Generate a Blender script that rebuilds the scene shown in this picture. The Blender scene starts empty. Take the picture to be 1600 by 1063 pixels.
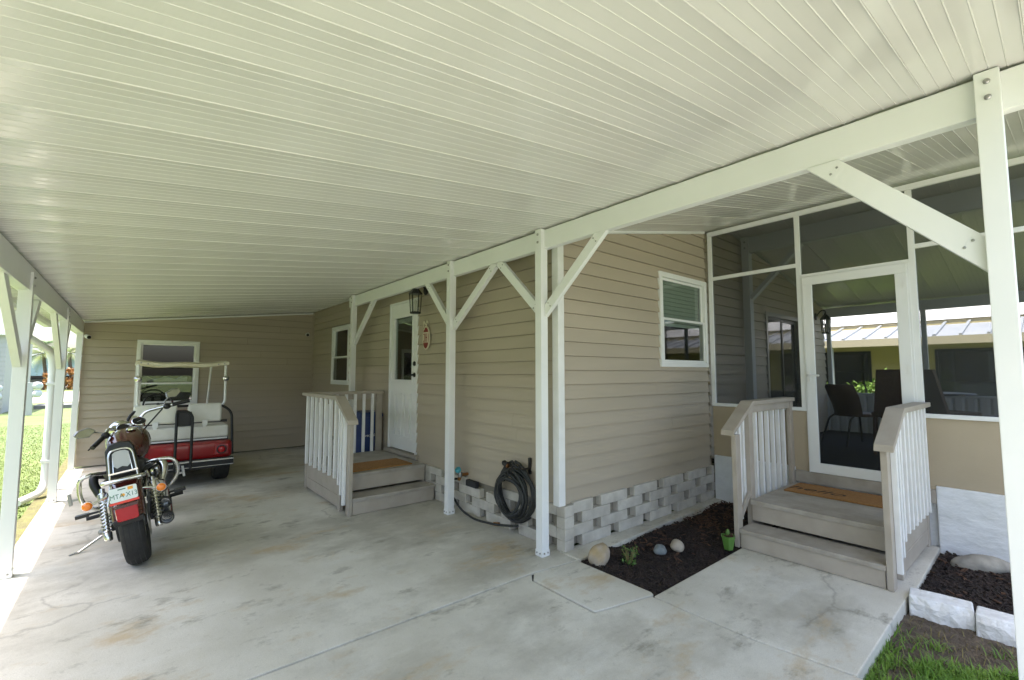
import bpy, bmesh, math, random
from mathutils import Vector, Matrix
random.seed(7)
scene = bpy.context.scene
C = scene.collection
R = math.radians

# ------------------------------------------------------------------ camera
cam_d = bpy.data.cameras.new('camera'); cam = bpy.data.objects.new('camera', cam_d); C.objects.link(cam)
cam_d.sensor_width = 36.0; cam_d.lens = 36.0 * 713.0 / 1600.0; cam_d.clip_end = 900; cam_d.clip_start = 0.02
M = Matrix(((0.7701, -0.0461, -0.6364, 0.0), (-0.6379, -0.0554, -0.7681, 0.0), (0.0, 0.9974, -0.0720, 1.45), (0, 0, 0, 1)))
cam.matrix_world = M
scene.camera = cam
# ------------------------------------------------------------------ sky and sun
SUN_DIR = Vector((0.265, -0.09, -1.0)).normalized()          # the way the light travels
elev = math.asin(-SUN_DIR.z)
az = math.atan2(-SUN_DIR.x, -SUN_DIR.y)                     # from +Y towards +X
w = bpy.data.worlds.new('World'); scene.world = w; w.use_nodes = True
nt = w.node_tree
sky = nt.nodes.new('ShaderNodeTexSky'); sky.sky_type = 'NISHITA'; sky.sun_disc = False
sky.sun_elevation = elev; sky.sun_rotation = az; sky.dust_density = 4.0; sky.air_density = 1.0; sky.ozone_density = .6
bg = nt.nodes['Background']; nt.links.new(sky.outputs[0], bg.inputs[0]); bg.inputs[1].default_value = 0.15
sd = bpy.data.lights.new('sun', 'SUN'); sd.energy = 3.0; sd.angle = R(0.5); sd.color = (1.0, 0.96, 0.9)
sun = bpy.data.objects.new('sun', sd); C.objects.link(sun); sun.rotation_euler = SUN_DIR.to_track_quat('-Z', 'Y').to_euler()
scene.view_settings.view_transform = 'Standard'; scene.view_settings.look = 'None'
scene.view_settings.exposure = 2.02; scene.view_settings.gamma = 1.0

# ------------------------------------------------------------------ materials
def setin(b, **k):
    for n, v in k.items():
        b.inputs[n.replace('_', ' ')].default_value = v
def mat(name, col, rough=0.6, metal=0.0, col2=None, scale=3.0, detail=6.0, bump=0.0, bscale=None, stretch=None, spec=0.5, rnd=0.0, coat=0.0, contrast=(0.35, 0.65), rvar=0.0, bdist=0.02):
    m = bpy.data.materials.new(name); m.use_nodes = True
    t = m.node_tree; b = t.nodes['Principled BSDF']
    b.inputs['Roughness'].default_value = rough; b.inputs['Metallic'].default_value = metal
    b.inputs['Specular IOR Level'].default_value = spec; b.inputs['Coat Weight'].default_value = coat
    b.inputs['Base Color'].default_value = (*col, 1)
    tc = t.nodes.new('ShaderNodeTexCoord'); mp = t.nodes.new('ShaderNodeMapping')
    t.links.new(tc.outputs['Object'], mp.inputs[0])
    if stretch: mp.inputs['Scale'].default_value = stretch
    out = None
    if col2:
        n = t.nodes.new('ShaderNodeTexNoise'); n.inputs['Scale'].default_value = scale; n.inputs['Detail'].default_value = detail
        t.links.new(mp.outputs[0], n.inputs['Vector'])
        r = t.nodes.new('ShaderNodeValToRGB'); r.color_ramp.elements[0].position = contrast[0]; r.color_ramp.elements[1].position = contrast[1]
        r.color_ramp.elements[0].color = (*col, 1); r.color_ramp.elements[1].color = (*col2, 1)
        t.links.new(n.outputs[0], r.inputs[0]); out = r.outputs[0]
        if rvar:
            mr = t.nodes.new('ShaderNodeMapRange'); mr.inputs['To Min'].default_value = rough - rvar; mr.inputs['To Max'].default_value = rough + rvar
            t.links.new(n.outputs[0], mr.inputs[0]); t.links.new(mr.outputs[0], b.inputs['Roughness'])
    if rnd:
        oi = t.nodes.new('ShaderNodeObjectInfo'); hv = t.nodes.new('ShaderNodeHueSaturation')
        mr = t.nodes.new('ShaderNodeMapRange'); mr.inputs['To Min'].default_value = 1 - rnd; mr.inputs['To Max'].default_value = 1 + rnd
        t.links.new(oi.outputs['Random'], mr.inputs[0]); t.links.new(mr.outputs[0], hv.inputs['Value'])
        if out: t.links.new(out, hv.inputs['Color'])
        else: hv.inputs['Color'].default_value = (*col, 1)
        out = hv.outputs[0]
    if out: t.links.new(out, b.inputs['Base Color'])
    if bump:
        n2 = t.nodes.new('ShaderNodeTexNoise'); n2.inputs['Scale'].default_value = bscale or scale * 4; n2.inputs['Detail'].default_value = 5
        t.links.new(mp.outputs[0], n2.inputs['Vector'])
        bp = t.nodes.new('ShaderNodeBump'); bp.inputs['Strength'].default_value = bump; bp.inputs['Distance'].default_value = bdist
        t.links.new(n2.outputs[0], bp.inputs['Height']); t.links.new(bp.outputs[0], b.inputs['Normal'])
    return m
def see_through(name, tint, gloss, fac, fres=True, ior=1.5, rough=0.0, diff=None):
    # glass or insect screen: see-through plus a reflecting (or matt) share
    m = bpy.data.materials.new(name); m.use_nodes = True; t = m.node_tree
    for n in list(t.nodes): t.nodes.remove(n)
    o = t.nodes.new('ShaderNodeOutputMaterial'); mx = t.nodes.new('ShaderNodeMixShader')
    tr = t.nodes.new('ShaderNodeBsdfTransparent'); tr.inputs[0].default_value = (*tint, 1)
    if diff: g = t.nodes.new('ShaderNodeBsdfDiffuse'); g.inputs[0].default_value = (*diff, 1)
    else: g = t.nodes.new('ShaderNodeBsdfGlossy'); g.inputs[0].default_value = (*gloss, 1); g.inputs['Roughness'].default_value = rough
    if fres:
        f = t.nodes.new('ShaderNodeFresnel'); f.inputs[0].default_value = ior
        ad = t.nodes.new('ShaderNodeMath'); ad.operation = 'ADD'; ad.use_clamp = True; ad.inputs[1].default_value = fac
        ge = t.nodes.new('ShaderNodeNewGeometry'); iv = t.nodes.new('ShaderNodeMath'); iv.operation = 'SUBTRACT'; iv.inputs[0].default_value = 1.0
        t.links.new(ge.outputs['Backfacing'], iv.inputs[1]); ml = t.nodes.new('ShaderNodeMath'); ml.operation = 'MULTIPLY'
        t.links.new(f.outputs[0], ad.inputs[0]); t.links.new(ad.outputs[0], ml.inputs[0]); t.links.new(iv.outputs[0], ml.inputs[1]); t.links.new(ml.outputs[0], mx.inputs[0])
    else: mx.inputs[0].default_value = fac
    t.links.new(tr.outputs[0], mx.inputs[1]); t.links.new(g.outputs[0], mx.inputs[2]); t.links.new(mx.outputs[0], o.inputs[0])
    return m
MT = {}
def A(k, *a, **kw): MT[k] = mat(k, *a, **kw)
A('roofpan', (.635, .63, .60), .15, col2=(.66, .655, .625), scale=2.5, rvar=.05, spec=.5, rnd=.02)
A('white', (.77, .78, .77), .38, col2=(.80, .81, .80), scale=3, spec=.5)
A('whitebright', (.80, .80, .79), .5, col2=(.74, .74, .72), scale=9)
A('siding', (.41, .355, .275), .5, col2=(.445, .385, .30), scale=1.2, bump=.12, bscale=60, stretch=(.4, .4, 3), spec=.35, rnd=.025, bdist=.004)
A('wallcore', (.2, .18, .14), .8)
A('taupe', (.37, .325, .265), .55, col2=(.42, .375, .315), scale=6, bump=.25, bscale=45, stretch=(1, 1, 1), spec=.3, rnd=.04, rvar=.08, bdist=.004)
A('taupeworn', (.31, .275, .225), .6, col2=(.43, .395, .345), scale=7, detail=9, bump=.3, bscale=50, spec=.3, rvar=.1, bdist=.004, contrast=(.3, .7))
A('beigepanel', (.40, .335, .235), .5, col2=(.43, .36, .255), scale=2, bump=.05, bscale=80)
A('stucco', (.76, .78, .79), .7, col2=(.68, .70, .70), scale=5, bump=.55, bscale=11, stretch=(1, 1.0, 1.5), bdist=.02)
A('block', (.45, .42, .365), .9, col2=(.57, .54, .475), scale=9, detail=10, bump=.5, bscale=70, rnd=.06, bdist=.008)
A('whitestone', (.80, .80, .79), .8, col2=(.66, .655, .63), scale=14, detail=8, bump=.8, bscale=25, bdist=.02)
A('silversheen', (.45, .45, .43), .4, metal=.2)  # even pale grey stands in for the ceiling reflected in the silver plate
A('dark', (.02, .02, .022), .7)
A('black', (.012, .012, .013), .42, spec=.4)
A('blackmetal', (.014, .014, .014), .38, spec=.5)
A('rubber', (.014, .014, .014), .75, col2=(.024, .023, .022), scale=30, bump=.3, bscale=90, bdist=.004)
A('chrome', (.72, .72, .71), .12, metal=1.0, col2=(.62, .61, .58), scale=22, rvar=.06)
A('steel', (.45, .45, .44), .4, metal=1.0, col2=(.3, .29, .27), scale=20)
A('castalu', (.36, .36, .35), .45, metal=.9, col2=(.28, .28, .27), scale=30)
A('maroon', (.060, .010, .008), .16, spec=.6, coat=.8, col2=(.075, .013, .010), scale=40)
A('redpaint', (.33, .008, .010), .28, coat=.4, col2=(.28, .007, .009), scale=8)
A('redlens', (.42, .008, .012), .12, coat=.4)
A('redstrip', (.72, .05, .02), .35)
A('amber', (.85, .22, .015), .15, coat=.5)
A('leather', (.011, .011, .011), .45, bump=.3, bscale=70, bdist=.004)
A('vinyl', (.76, .75, .69), .42, col2=(.69, .68, .61), scale=8, bump=.15, bscale=40, bdist=.004)
A('cream', (.66, .63, .50), .45, col2=(.55, .50, .36), scale=6, detail=8)
A('plate', (.76, .79, .77), .4, col2=(.70, .76, .72), scale=25)
A('plategreen', (.03, .16, .10), .5)
A('plateorange', (.85, .38, .03), .5)
A('coir', (.30, .145, .042), .95, col2=(.37, .19, .065), scale=50, bump=.9, bscale=220, bdist=.006)
A('coirdark', (.03, .018, .01), .95)
A('blueplastic', (.012, .035, .14), .4, col2=(.016, .042, .16), scale=8)
A('hose', (.022, .024, .024), .5, bump=.15, bscale=200, bdist=.002)
A('brass', (.45, .22, .09), .35, metal=1.0)
A('turquoise', (.08, .36, .42), .5)
A('yellowstone', (.36, .27, .14), .9, col2=(.42, .36, .29), scale=7, detail=10, bump=.7, bscale=14, bdist=.03)
A('slate', (.16, .185, .19), .8, col2=(.23, .25, .25), scale=20, bump=.6, bscale=20, bdist=.02)
A('beigestone', (.40, .35, .28), .85, col2=(.36, .31, .25), scale=26, detail=8, bump=.3, bscale=40, bdist=.01)
A('greystone', (.34, .32, .27), .85, col2=(.20, .19, .165), scale=9, detail=9, bump=.5, bscale=18, bdist=.02)
A('soil', (.014, .009, .007), .95, col2=(.03, .02, .015), scale=24, bump=.9, bscale=60, bdist=.02)
A('mulch', (.012, .0075, .006), .85, col2=(.030, .018, .013), scale=9, bump=.4, bscale=50)
A('mulchbrown', (.10, .05, .026), .85, col2=(.05, .026, .016), scale=9)
A('vergesoil', (.13, .115, .055), .95, col2=(.17, .165, .06), scale=10, bump=.8, bscale=60, bdist=.02)
A('dirt', (.13, .10, .07), .95, col2=(.07, .052, .036), scale=14, bump=.8, bscale=60, bdist=.02)
A('grass', (.07, .115, .025), .55, col2=(.125, .165, .045), scale=5, spec=.3)
A('grassfar', (.10, .145, .032), .7, col2=(.145, .185, .05), scale=1.2, bump=.6, bscale=40, bdist=.03)
A('grasslawn', (.13, .19, .035), .55, col2=(.19, .25, .06), scale=3, spec=.3)
A('grassnear', (.10, .21, .022), .5, col2=(.16, .27, .04), scale=5, spec=.3)
A('grassdry', (.22, .17, .07), .7, col2=(.14, .13, .04), scale=5)
A('leaf', (.06, .14, .022), .5, col2=(.11, .20, .035), scale=8)
A('leafbright', (.16, .27, .03), .5, col2=(.09, .18, .025), scale=8)
A('palmleaf', (.10, .17, .03), .5, col2=(.20, .22, .05), scale=4)
A('croton', (.42, .14, .02), .6, col2=(.20, .13, .03), scale=4)
A('orangeflower', (.75, .16, .02), .6)
A('bark', (.16, .13, .10), .9, col2=(.09, .07, .055), scale=12, bump=.6)
A('greenpot', (.085, .19, .035), .35, col2=(.10, .215, .045), scale=10)
A('carpet', (.014, .013, .013), .95, bump=.3, bscale=300, bdist=.004)
A('wicker', (.13, .080, .052), .6, col2=(.07, .042, .028), scale=60, bump=.7, bscale=120, bdist=.006)
A('porchwhite', (.56, .59, .60), .5)
A('yellowsiding', (.42, .35, .15), .6, col2=(.45, .38, .17), scale=2, rnd=.03)
A('metalroof', (.50, .52, .53), .4, metal=.3, col2=(.44, .46, .47), scale=3)
A('whiteroof', (.74, .74, .72), .6, col2=(.68, .68, .66), scale=2)
A('tanfascia', (.45, .40, .26), .6)
A('greysiding', (.42, .42, .40), .6)
A('teal', (.16, .25, .25), .6)
A('asphalt', (.16, .16, .155), .9, col2=(.20, .20, .19), scale=6)
A('paleconcrete', (.50, .49, .45), .85, col2=(.44, .43, .39), scale=3)
A('carpaint', (.02, .025, .03), .2, coat=.6)
A('signred', (.20, .014, .012), .5)
A('signcream', (.66, .60, .46), .7)
A('curtain', (.66, .70, .64), .8)
A('interior', (.07, .065, .06), .9)
A('lampglass', (.5, .5, .46), .15)
A('utilgrey', (.46, .47, .46), .5)
MT['glass'] = see_through('glass', (.72, .76, .74), (1, 1, 1), .04)
MT['doorglass'] = see_through('doorglass', (.80, .82, .80), (1, 1, 1), .0, ior=1.35)
MT['lanternglass'] = see_through('lanternglass', (.9, .9, .88), (1, 1, 1), .06)
MT['doorscreen'] = see_through('doorscreen', (1, 1, 1), None, .28, fres=False, diff=(.03, .032, .03))
MT['screen'] = see_through('screen', (1, 1, 1), None, .40, fres=False, diff=(.055, .058, .056))

def concrete_material():
    m = bpy.data.materials.new('concrete'); m.use_nodes = True; t = m.node_tree; b = t.nodes['Principled BSDF']
    N = t.nodes.new; L = t.links.new
    tc = N('ShaderNodeTexCoord')
    def noise(scale, detail, st=(1, 1, 1), off=(0, 0, 0), rough=.55):
        mp = N('ShaderNodeMapping'); mp.inputs['Scale'].default_value = st; mp.inputs['Location'].default_value = off
        L(tc.outputs['Object'], mp.inputs[0]); n = N('ShaderNodeTexNoise'); n.inputs['Scale'].default_value = scale
        n.inputs['Detail'].default_value = detail; n.inputs['Roughness'].default_value = rough; L(mp.outputs[0], n.inputs['Vector']); return n.outputs[0]
    def ramp(v, a, bb, ca=(0, 0, 0), cb=(1, 1, 1)):
        r = N('ShaderNodeValToRGB'); r.color_ramp.elements[0].position = a; r.color_ramp.elements[1].position = bb
        r.color_ramp.elements[0].color = (*ca, 1); r.color_ramp.elements[1].color = (*cb, 1); L(v, r.inputs[0]); return r.outputs[0]
    def mix(f, a, bcol, mode='MIX'):
        x = N('ShaderNodeMix'); x.data_type = 'RGBA'; x.blend_type = mode
        if isinstance(f, float): x.inputs[0].default_value = f
        else: L(f, x.inputs[0])
        for s, v in ((6, a), (7, bcol)):
            if isinstance(v, tuple): x.inputs[s].default_value = (*v, 1)
            else: L(v, x.inputs[s])
        return x.outputs[2]
    base = mix(ramp(noise(1.0, 12, (1, .8, 1), (0, 0, 0), .62), .38, .62), (.57, .54, .455), (.74, .715, .635))
    base = mix(ramp(noise(.75, 12, (.8, 1.15, 1), (3, 1, 0), .68), .48, .62, (0, 0, 0), (.85, .85, .85)), base, (.39, .365, .30))      # broad damp grey patches
    base = mix(ramp(noise(1.9, 12, (.75, 1.2, 1), (9, 4, 0), .7), .55, .66, (0, 0, 0), (.7, .7, .7)), base, (.50, .36, .18))    # rust and clay stains
    base = mix(ramp(noise(3.1, 12, (.7, 1.25, 1), (1, 7, 0), .72), .565, .66, (0, 0, 0), (.8, .8, .8)), base, (.25, .23, .18))   # small dark stains
    base = mix(ramp(noise(3.4, 9, (.55, 1.4, 1), (5, 2, 0), .68), .56, .72, (0, 0, 0), (.55, .55, .55)), base, (.74, .73, .68))     # pale worn spots
    base = mix(ramp(noise(22, 10, (1, 1, 1), (5, 9, 3), .75), .58, .70, (0, 0, 0), (.55, .55, .55)), base, (.28, .26, .21))
    base = mix(ramp(noise(190, 4), .35, .7, (0, 0, 0), (.42, .42, .42)), base, (.36, .34, .28))
    # hairline cracks
    ns = N('ShaderNodeTexNoise'); ns.inputs['Scale'].default_value = 2.2; ns.inputs['Detail'].default_value = 8; L(tc.outputs['Object'], ns.inputs['Vector'])
    va = N('ShaderNodeVectorMath'); va.operation = 'SCALE'; va.inputs[3].default_value = .55; L(ns.outputs['Color'], va.inputs[0])
    vb = N('ShaderNodeVectorMath'); vb.operation = 'ADD'; L(tc.outputs['Object'], vb.inputs[0]); L(va.outputs[0], vb.inputs[1])
    vo = N('ShaderNodeTexVoronoi'); vo.feature = 'DISTANCE_TO_EDGE'; vo.inputs['Scale'].default_value = .42; L(vb.outputs[0], vo.inputs['Vector'])
    ck = ramp(vo.outputs['Distance'], .0015, .006, (1, 1, 1), (0, 0, 0)); ms = ramp(noise(.8, 4, (1, 1, 1), (7, 3, 0)),   .56, .62, (0, 0, 0), (.42, .42, .42))
    base = mix(mix(1.0, ck, ms, 'MULTIPLY'), base, (.20, .185, .155))
    L(base, b.inputs['Base Color'])
    rr = N('ShaderNodeMapRange'); rr.inputs['To Min'].default_value = .42; rr.inputs['To Max'].default_value = .75
    L(noise(2.4, 7), rr.inputs[0]); L(rr.outputs[0], b.inputs['Roughness']); b.inputs['Specular IOR Level'].default_value = .35
    bp = N('ShaderNodeBump'); bp.inputs['Strength'].default_value = .25; bp.inputs['Distance'].default_value = .006
    L(noise(40, 8), bp.inputs['Height']); L(bp.outputs[0], b.inputs['Normal'])
    return m
MT['concrete'] = concrete_material()
A('jointdirt', (.06, .055, .05), .95, col2=(.11, .10, .09), scale=12)

# ------------------------------------------------------------------ mesh helpers
class MB:
    def __init__(s): s.v = []; s.f = []
    def add(s, vs, fs):
        o = len(s.v); s.v += [tuple(v) for v in vs]; s.f += [tuple(i + o for i in f) for f in fs]; return s
    def box(s, x0, x1, y0, y1, z0, z1):
        return s.add([(x0, y0, z0), (x1, y0, z0), (x1, y1, z0), (x0, y1, z0), (x0, y0, z1), (x1, y0, z1), (x1, y1, z1), (x0, y1, z1)],
                     [(0, 3, 2, 1), (4, 5, 6, 7), (0, 1, 5, 4), (1, 2, 6, 5), (2, 3, 7, 6), (3, 0, 4, 7)])
    def obox(s, c, ax, ay, az):
        c, ax, ay, az = map(Vector, (c, ax, ay, az))
        p = [c + i * ax + j * ay + k * az for k in (-1, 1) for j in (-1, 1) for i in (-1, 1)]
        return s.add(p, [(0, 2, 3, 1), (4, 5, 7, 6), (0, 1, 5, 4), (1, 3, 7, 5), (3, 2, 6, 7), (2, 0, 4, 6)])
    def bar(s, p0, p1, wdt, hgt, up=(0, 0, 1)):
        p0, p1, up = Vector(p0), Vector(p1), Vector(up); d = (p1 - p0); l = d.length; d.normalize()
        sx = d.cross(up)
        if sx.length < 1e-4: sx = d.cross(Vector((1, 0, 0)))
        sx.normalize(); u = sx.cross(d).normalized()
        return s.obox((p0 + p1) / 2, d * l / 2, sx * wdt / 2, u * hgt / 2)
    def prism(s, pts, ext):
        ext = Vector(ext); n = len(pts); a = [Vector(p) for p in pts]
        return s.add(a + [p + ext for p in a], [tuple(range(n))[::-1], tuple(range(n, 2 * n))] + [(i, (i + 1) % n, n + (i + 1) % n, n + i) for i in range(n)])
    def loft(s, rings, cap=True, closed=True):
        n = len(rings[0]); vs = [p for r in rings for p in r]; fs = []
        for k in range(len(rings) - 1):
            for i in range(n if closed else n - 1):
                j = (i + 1) % n; fs.append((k * n + i, k * n + j, (k + 1) * n + j, (k + 1) * n + i))
        if cap: fs += [tuple(range(n))[::-1], tuple(range((len(rings) - 1) * n, len(rings) * n))]
        return s.add(vs, fs)
    def tube(s, pts, r, seg=8, cap=True, closed=False):
        P = [Vector(p) for p in pts]; n = len(P); rings = []; prev = None
        for i, p in enumerate(P):
            if closed: t = P[(i + 1) % n] - P[i - 1]
            else: t = P[min(i + 1, n - 1)] - P[max(i - 1, 0)]
            t.normalize()
            if prev is None:
                a = t.cross(Vector((0, 0, 1)))
                if a.length < .05: a = t.cross(Vector((1, 0, 0)))
            else: a = prev - t * prev.dot(t)
            a.normalize(); b = t.cross(a); prev = a
            rr = r[i] if isinstance(r, (list, tuple)) else r
            rings.append([p + a * rr * math.cos(q * 2 * math.pi / seg) + b * rr * math.sin(q * 2 * math.pi / seg) for q in range(seg)])
        if closed: rings.append(rings[0]); cap = False
        return s.loft(rings, cap)
    def lathe(s, c, axis, prof, seg=24, cap=True):
        c, ax = Vector(c), Vector(axis).normalized()
        a = ax.cross(Vector((0, 0, 1)))
        if a.length < .05: a = ax.cross(Vector((1, 0, 0)))
        a.normalize(); b = ax.cross(a)
        return s.loft([[c + ax * t + (a * math.cos(q * 2 * math.pi / seg) + b * math.sin(q * 2 * math.pi / seg)) * rr for q in range(seg)] for rr, t in prof], cap)
    def ball(s, c, rx, ry, rz, seg=12, rings=7):
        c = Vector(c); rr = []
        for k in range(rings + 1):
            th = math.pi * (k + .0) / rings; th = min(max(th, .08), math.pi - .08)
            rr.append([c + Vector((rx * math.sin(th) * math.cos(q * 2 * math.pi / seg), ry * math.sin(th) * math.sin(q * 2 * math.pi / seg), -rz * math.cos(th))) for q in range(seg)])
        return s.loft(rr)
    def xf(s, fn): s.v = [tuple(fn(Vector(v))) for v in s.v]; return s
    def build(s, name, m, parent=None, smooth=None, bevel=0.0, bseg=2, local=False):
        me = bpy.data.meshes.new(name); me.from_pydata(s.v, [], s.f); me.validate()
        bm = bmesh.new(); bm.from_mesh(me); bmesh.ops.recalc_face_normals(bm, faces=bm.faces)
        if bevel:
            es = [e for e in bm.edges if len(e.link_faces) == 2 and e.calc_face_angle(0) > .5]
            bmesh.ops.bevel(bm, geom=es, offset=bevel, segments=bseg, profile=.6, affect='EDGES', clamp_overlap=True)
        bm.to_mesh(me); bm.free()
        if smooth is not None:
            for p in me.polygons: p.use_smooth = True
            me.set_sharp_from_angle(angle=R(smooth))
        return link(name, me, m, parent, local)
def link(name, me, m, parent=None, local=False):
    o = bpy.data.objects.new(name, me); C.objects.link(o)
    if m and not len(me.materials): me.materials.append(MT[m] if isinstance(m, str) else m)
    if parent:
        o.parent = parent
        if not local and parent.type == 'EMPTY': o.location = -parent.location
    return o
def tag(o, label=None, cat=None, group=None, kind=None):
    if label: o['label'] = label
    if cat: o['category'] = cat
    if group: o['group'] = group
    if kind: o['kind'] = kind
    return o
def thing(name, label, cat, loc=(0, 0, 0), group=None, rot=None):
    o = bpy.data.objects.new(name, None); C.objects.link(o); o.location = loc; o.empty_display_size = .1
    if rot: o.rotation_euler = rot
    return tag(o, label, cat, group)
def struct(name, mb, m, **k): return tag(mb.build(name, m, **k), kind='structure')
def again(o, parent, loc):
    c = o.copy(); C.objects.link(c); c.parent = parent; c.location = loc; return c
def text_part(name, txt, size, m, parent, mtx, extrude=.001, shear=0.0, local=True):
    cu = bpy.data.curves.new(name, 'FONT'); cu.body = txt; cu.size = size; cu.align_x = 'CENTER'; cu.align_y = 'CENTER'; cu.extrude = extrude; cu.shear = shear
    t = bpy.data.objects.new('tmp', cu); C.objects.link(t)
    dg = bpy.context.evaluated_depsgraph_get(); me = bpy.data.meshes.new_from_object(t.evaluated_get(dg))
    bpy.data.objects.remove(t); me.materials.clear(); me.transform(mtx)
    return link(name, me, m, parent, local)
def fillet(pts, rad, n=5):
    P = [Vector(p) for p in pts]; out = [P[0]]
    for i in range(1, len(P) - 1):
        a, b, c = P[i - 1], P[i], P[i + 1]; r = min(rad, (a - b).length * .48, (c - b).length * .48)
        p, q = b + (a - b).normalized() * r, b + (c - b).normalized() * r
        for k in range(n + 1):
            t = k / n; out.append(p * (1 - t) ** 2 + b * 2 * t * (1 - t) + q * t * t)
    out.append(P[-1]); return out

# ------------------------------------------------------------------ ground
SLOPE = 0.121                       # carport ceiling: z = 2.65 at the inner beam, falling to the left
def zc(x): return 2.655 + SLOPE * (x - 2.58)
PS = 0.197                          # porch side rises to the ridge
RX, RZ = 5.975, 3.30
def zp(x): return RZ - PS * abs(x - RX)

struct('lawn', MB().add([(-300, -300, -.10), (300, -300, -.10), (300, 300, -.10), (-300, 300, -.10)], [(0, 1, 2, 3)]), 'grassfar')
struct('sub_base', MB().prism([(-.69, -8.9, -.2), (2.70, -8.9, -.2), (2.72, .72, -.2), (5.2, .75, -.2), (5.2, 1.78, -.2), (2.69, 1.77, -.2), (2.71, 2.48, -.2), (2.9, 2.48, -.2), (2.9, 9.7, -.2), (-.69, 9.7, -.2)], (0, 0, .184)), 'jointdirt')
def slab(name, pts, z0=-.12, z1=0.0, m='concrete', bev=.008):
    return struct(name, MB().prism([(x, y, z0) for x, y in pts], (0, 0, z1 - z0)), m, bevel=bev)
slab('carport_slab', [(-.70, 2.556), (2.30, 2.552), (2.70, 2.50), (2.90, 2.50), (2.90, 9.75), (-.70, 9.75)])
slab('driveway_slab', [(-.70, -9), (2.72, -9), (2.735, .70), (2.668, 1.16), (2.668, 1.795), (2.220, 1.897), (2.220, 2.457), (2.288, 2.537), (-.70, 2.542)])
slab('small_slab', [(2.236, 1.906), (2.70, 1.80), (2.718, 1.83), (2.722, 2.488), (2.31, 2.538), (2.236, 2.462)])
slab('walkway_slab', [(2.680, 1.785), (2.680, 1.16), (2.747, .715), (3.92, .728), (4.2, .715), (5.26, .74), (5.26, 1.80), (3.85, 1.79)])
slab('footing_ledge', [(2.73, 2.47), (3.3, 2.50), (3.9, 2.53), (4.6, 2.545), (5.25, 2.56), (5.25, 2.69), (2.73, 2.69)], -.15, .012)
struct('front_street', MB().box(-120, 60, -15.0, -9.02, -.13, -.02), 'paleconcrete')
# strips of ground beside the slabs
def bumpy(name, x0, x1, y0, y1, z, amp, m, step=.035, kind='structure', fz=None):
    nx, ny = max(2, int((x1 - x0) / step)), max(2, int((y1 - y0) / step)); mb = MB(); vs = []; fs = []
    for j in range(ny + 1):
        for i in range(nx + 1):
            x, y = x0 + (x1 - x0) * i / nx, y0 + (y1 - y0) * j / ny
            vs.append((x, y, z + random.uniform(-amp, amp) + (fz(x, y) if fz else 0)))
    for j in range(ny):
        for i in range(nx):
            a = j * (nx + 1) + i; fs.append((a, a + 1, a + nx + 2, a + nx + 1))
    o = mb.add(vs, fs).build(name, m, smooth=60); return tag(o, kind=kind)
def moundA(x, y): return .05 * math.exp(-((x - 3.05) ** 2 + (y - 2.42) ** 2) / .02) + .03 * math.sin(x * 5 + y * 3) * .5
bumpy('mulch_bed', 2.715, 5.24, 1.79, 2.56, -.035, .012, 'soil', fz=moundA)
bumpy('side_mulch_bed', 4.02, 5.24, -.9, .735, -.035, .012, 'soil')
bumpy('dirt_strip', 2.73, 4.05, -2.2, .725, -.075, .010, 'dirt')
bumpy('verge', -.84, -.695, 3.0, 12.0, -.065, .010, 'vergesoil', step=.05)

def chips(name, label, n, regions, zf, mats):
    mb = MB()
    for _ in range(n):
        x0, x1, y0, y1 = random.choice(regions); x, y = random.uniform(x0, x1), random.uniform(y0, y1)
        l, wd, t = random.uniform(.008, .032), random.uniform(.003, .009), random.uniform(.002, .005)
        a, b = random.uniform(0, 6.28), random.uniform(-.5, .5)
        d = Vector((math.cos(a) * math.cos(b), math.sin(a) * math.cos(b), math.sin(b))); s = Vector((-math.sin(a), math.cos(a), random.uniform(-.4, .4))).normalized()
        mb.obox((x, y, zf(x, y) + random.uniform(0, .014)), d * l, s * wd, d.cross(s) * t)
    return tag(mb.build(name, mats), label, 'mulch', kind='stuff')
RA = [(2.74, 5.2, 1.81, 2.5)]; RB = [(4.1, 5.2, -.6, .70)]
chips('mulch', 'dark shredded bark mulch in the bed below the grey block skirting', 9000, RA, lambda x, y: -.030 + moundA(x, y), 'mulch')
chips('mulch', 'scattered lighter brown bark pieces on the mulch below the block skirting', 350, [(3.3, 5.2, 2.0, 2.5), (4.3, 5.2, 2.2, 2.55)], lambda x, y: -.015 + moundA(x, y), 'mulchbrown')
chips('mulch', 'dark shredded bark mulch in the bed right of the porch steps', 5000, RB, lambda x, y: -.030, 'mulch')
chips('mulch', 'a few lighter bark flakes on the mulch right of the porch steps', 120, RB, lambda x, y: -.016, 'mulchbrown')

def blades(name, label, n, place, hgt, wid, m):
    mb = MB()
    for _ in range(n):
        p = place()
        if p is None: continue
        x, y, z, k = p; h = random.uniform(.45, 1.1) * hgt * k; a = random.uniform(0, 6.28); l = random.uniform(.3, 1.7) * h
        sx, sy = math.cos(a + 1.57) * wid * k, math.sin(a + 1.57) * wid * k; dx, dy = math.cos(a) * l, math.sin(a) * l
        mb.add([(x - sx, y - sy, z), (x + sx, y + sy, z), (x + sx * .7 + dx * .45, y + sy * .7 + dy * .45, z + h * .7), (x - sx * .7 + dx * .45, y - sy * .7 + dy * .45, z + h * .7), (x + dx, y + dy, z + h)], [(0, 1, 2, 3), (3, 2, 4)])
    return tag(mb.build(name, m), label, 'grass', kind='stuff')
def nz(x, y): return math.sin(x * 9.1 + 1.3) * math.cos(y * 7.7 + .4) + .6 * math.sin(x * 21 + y * 17)
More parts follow.
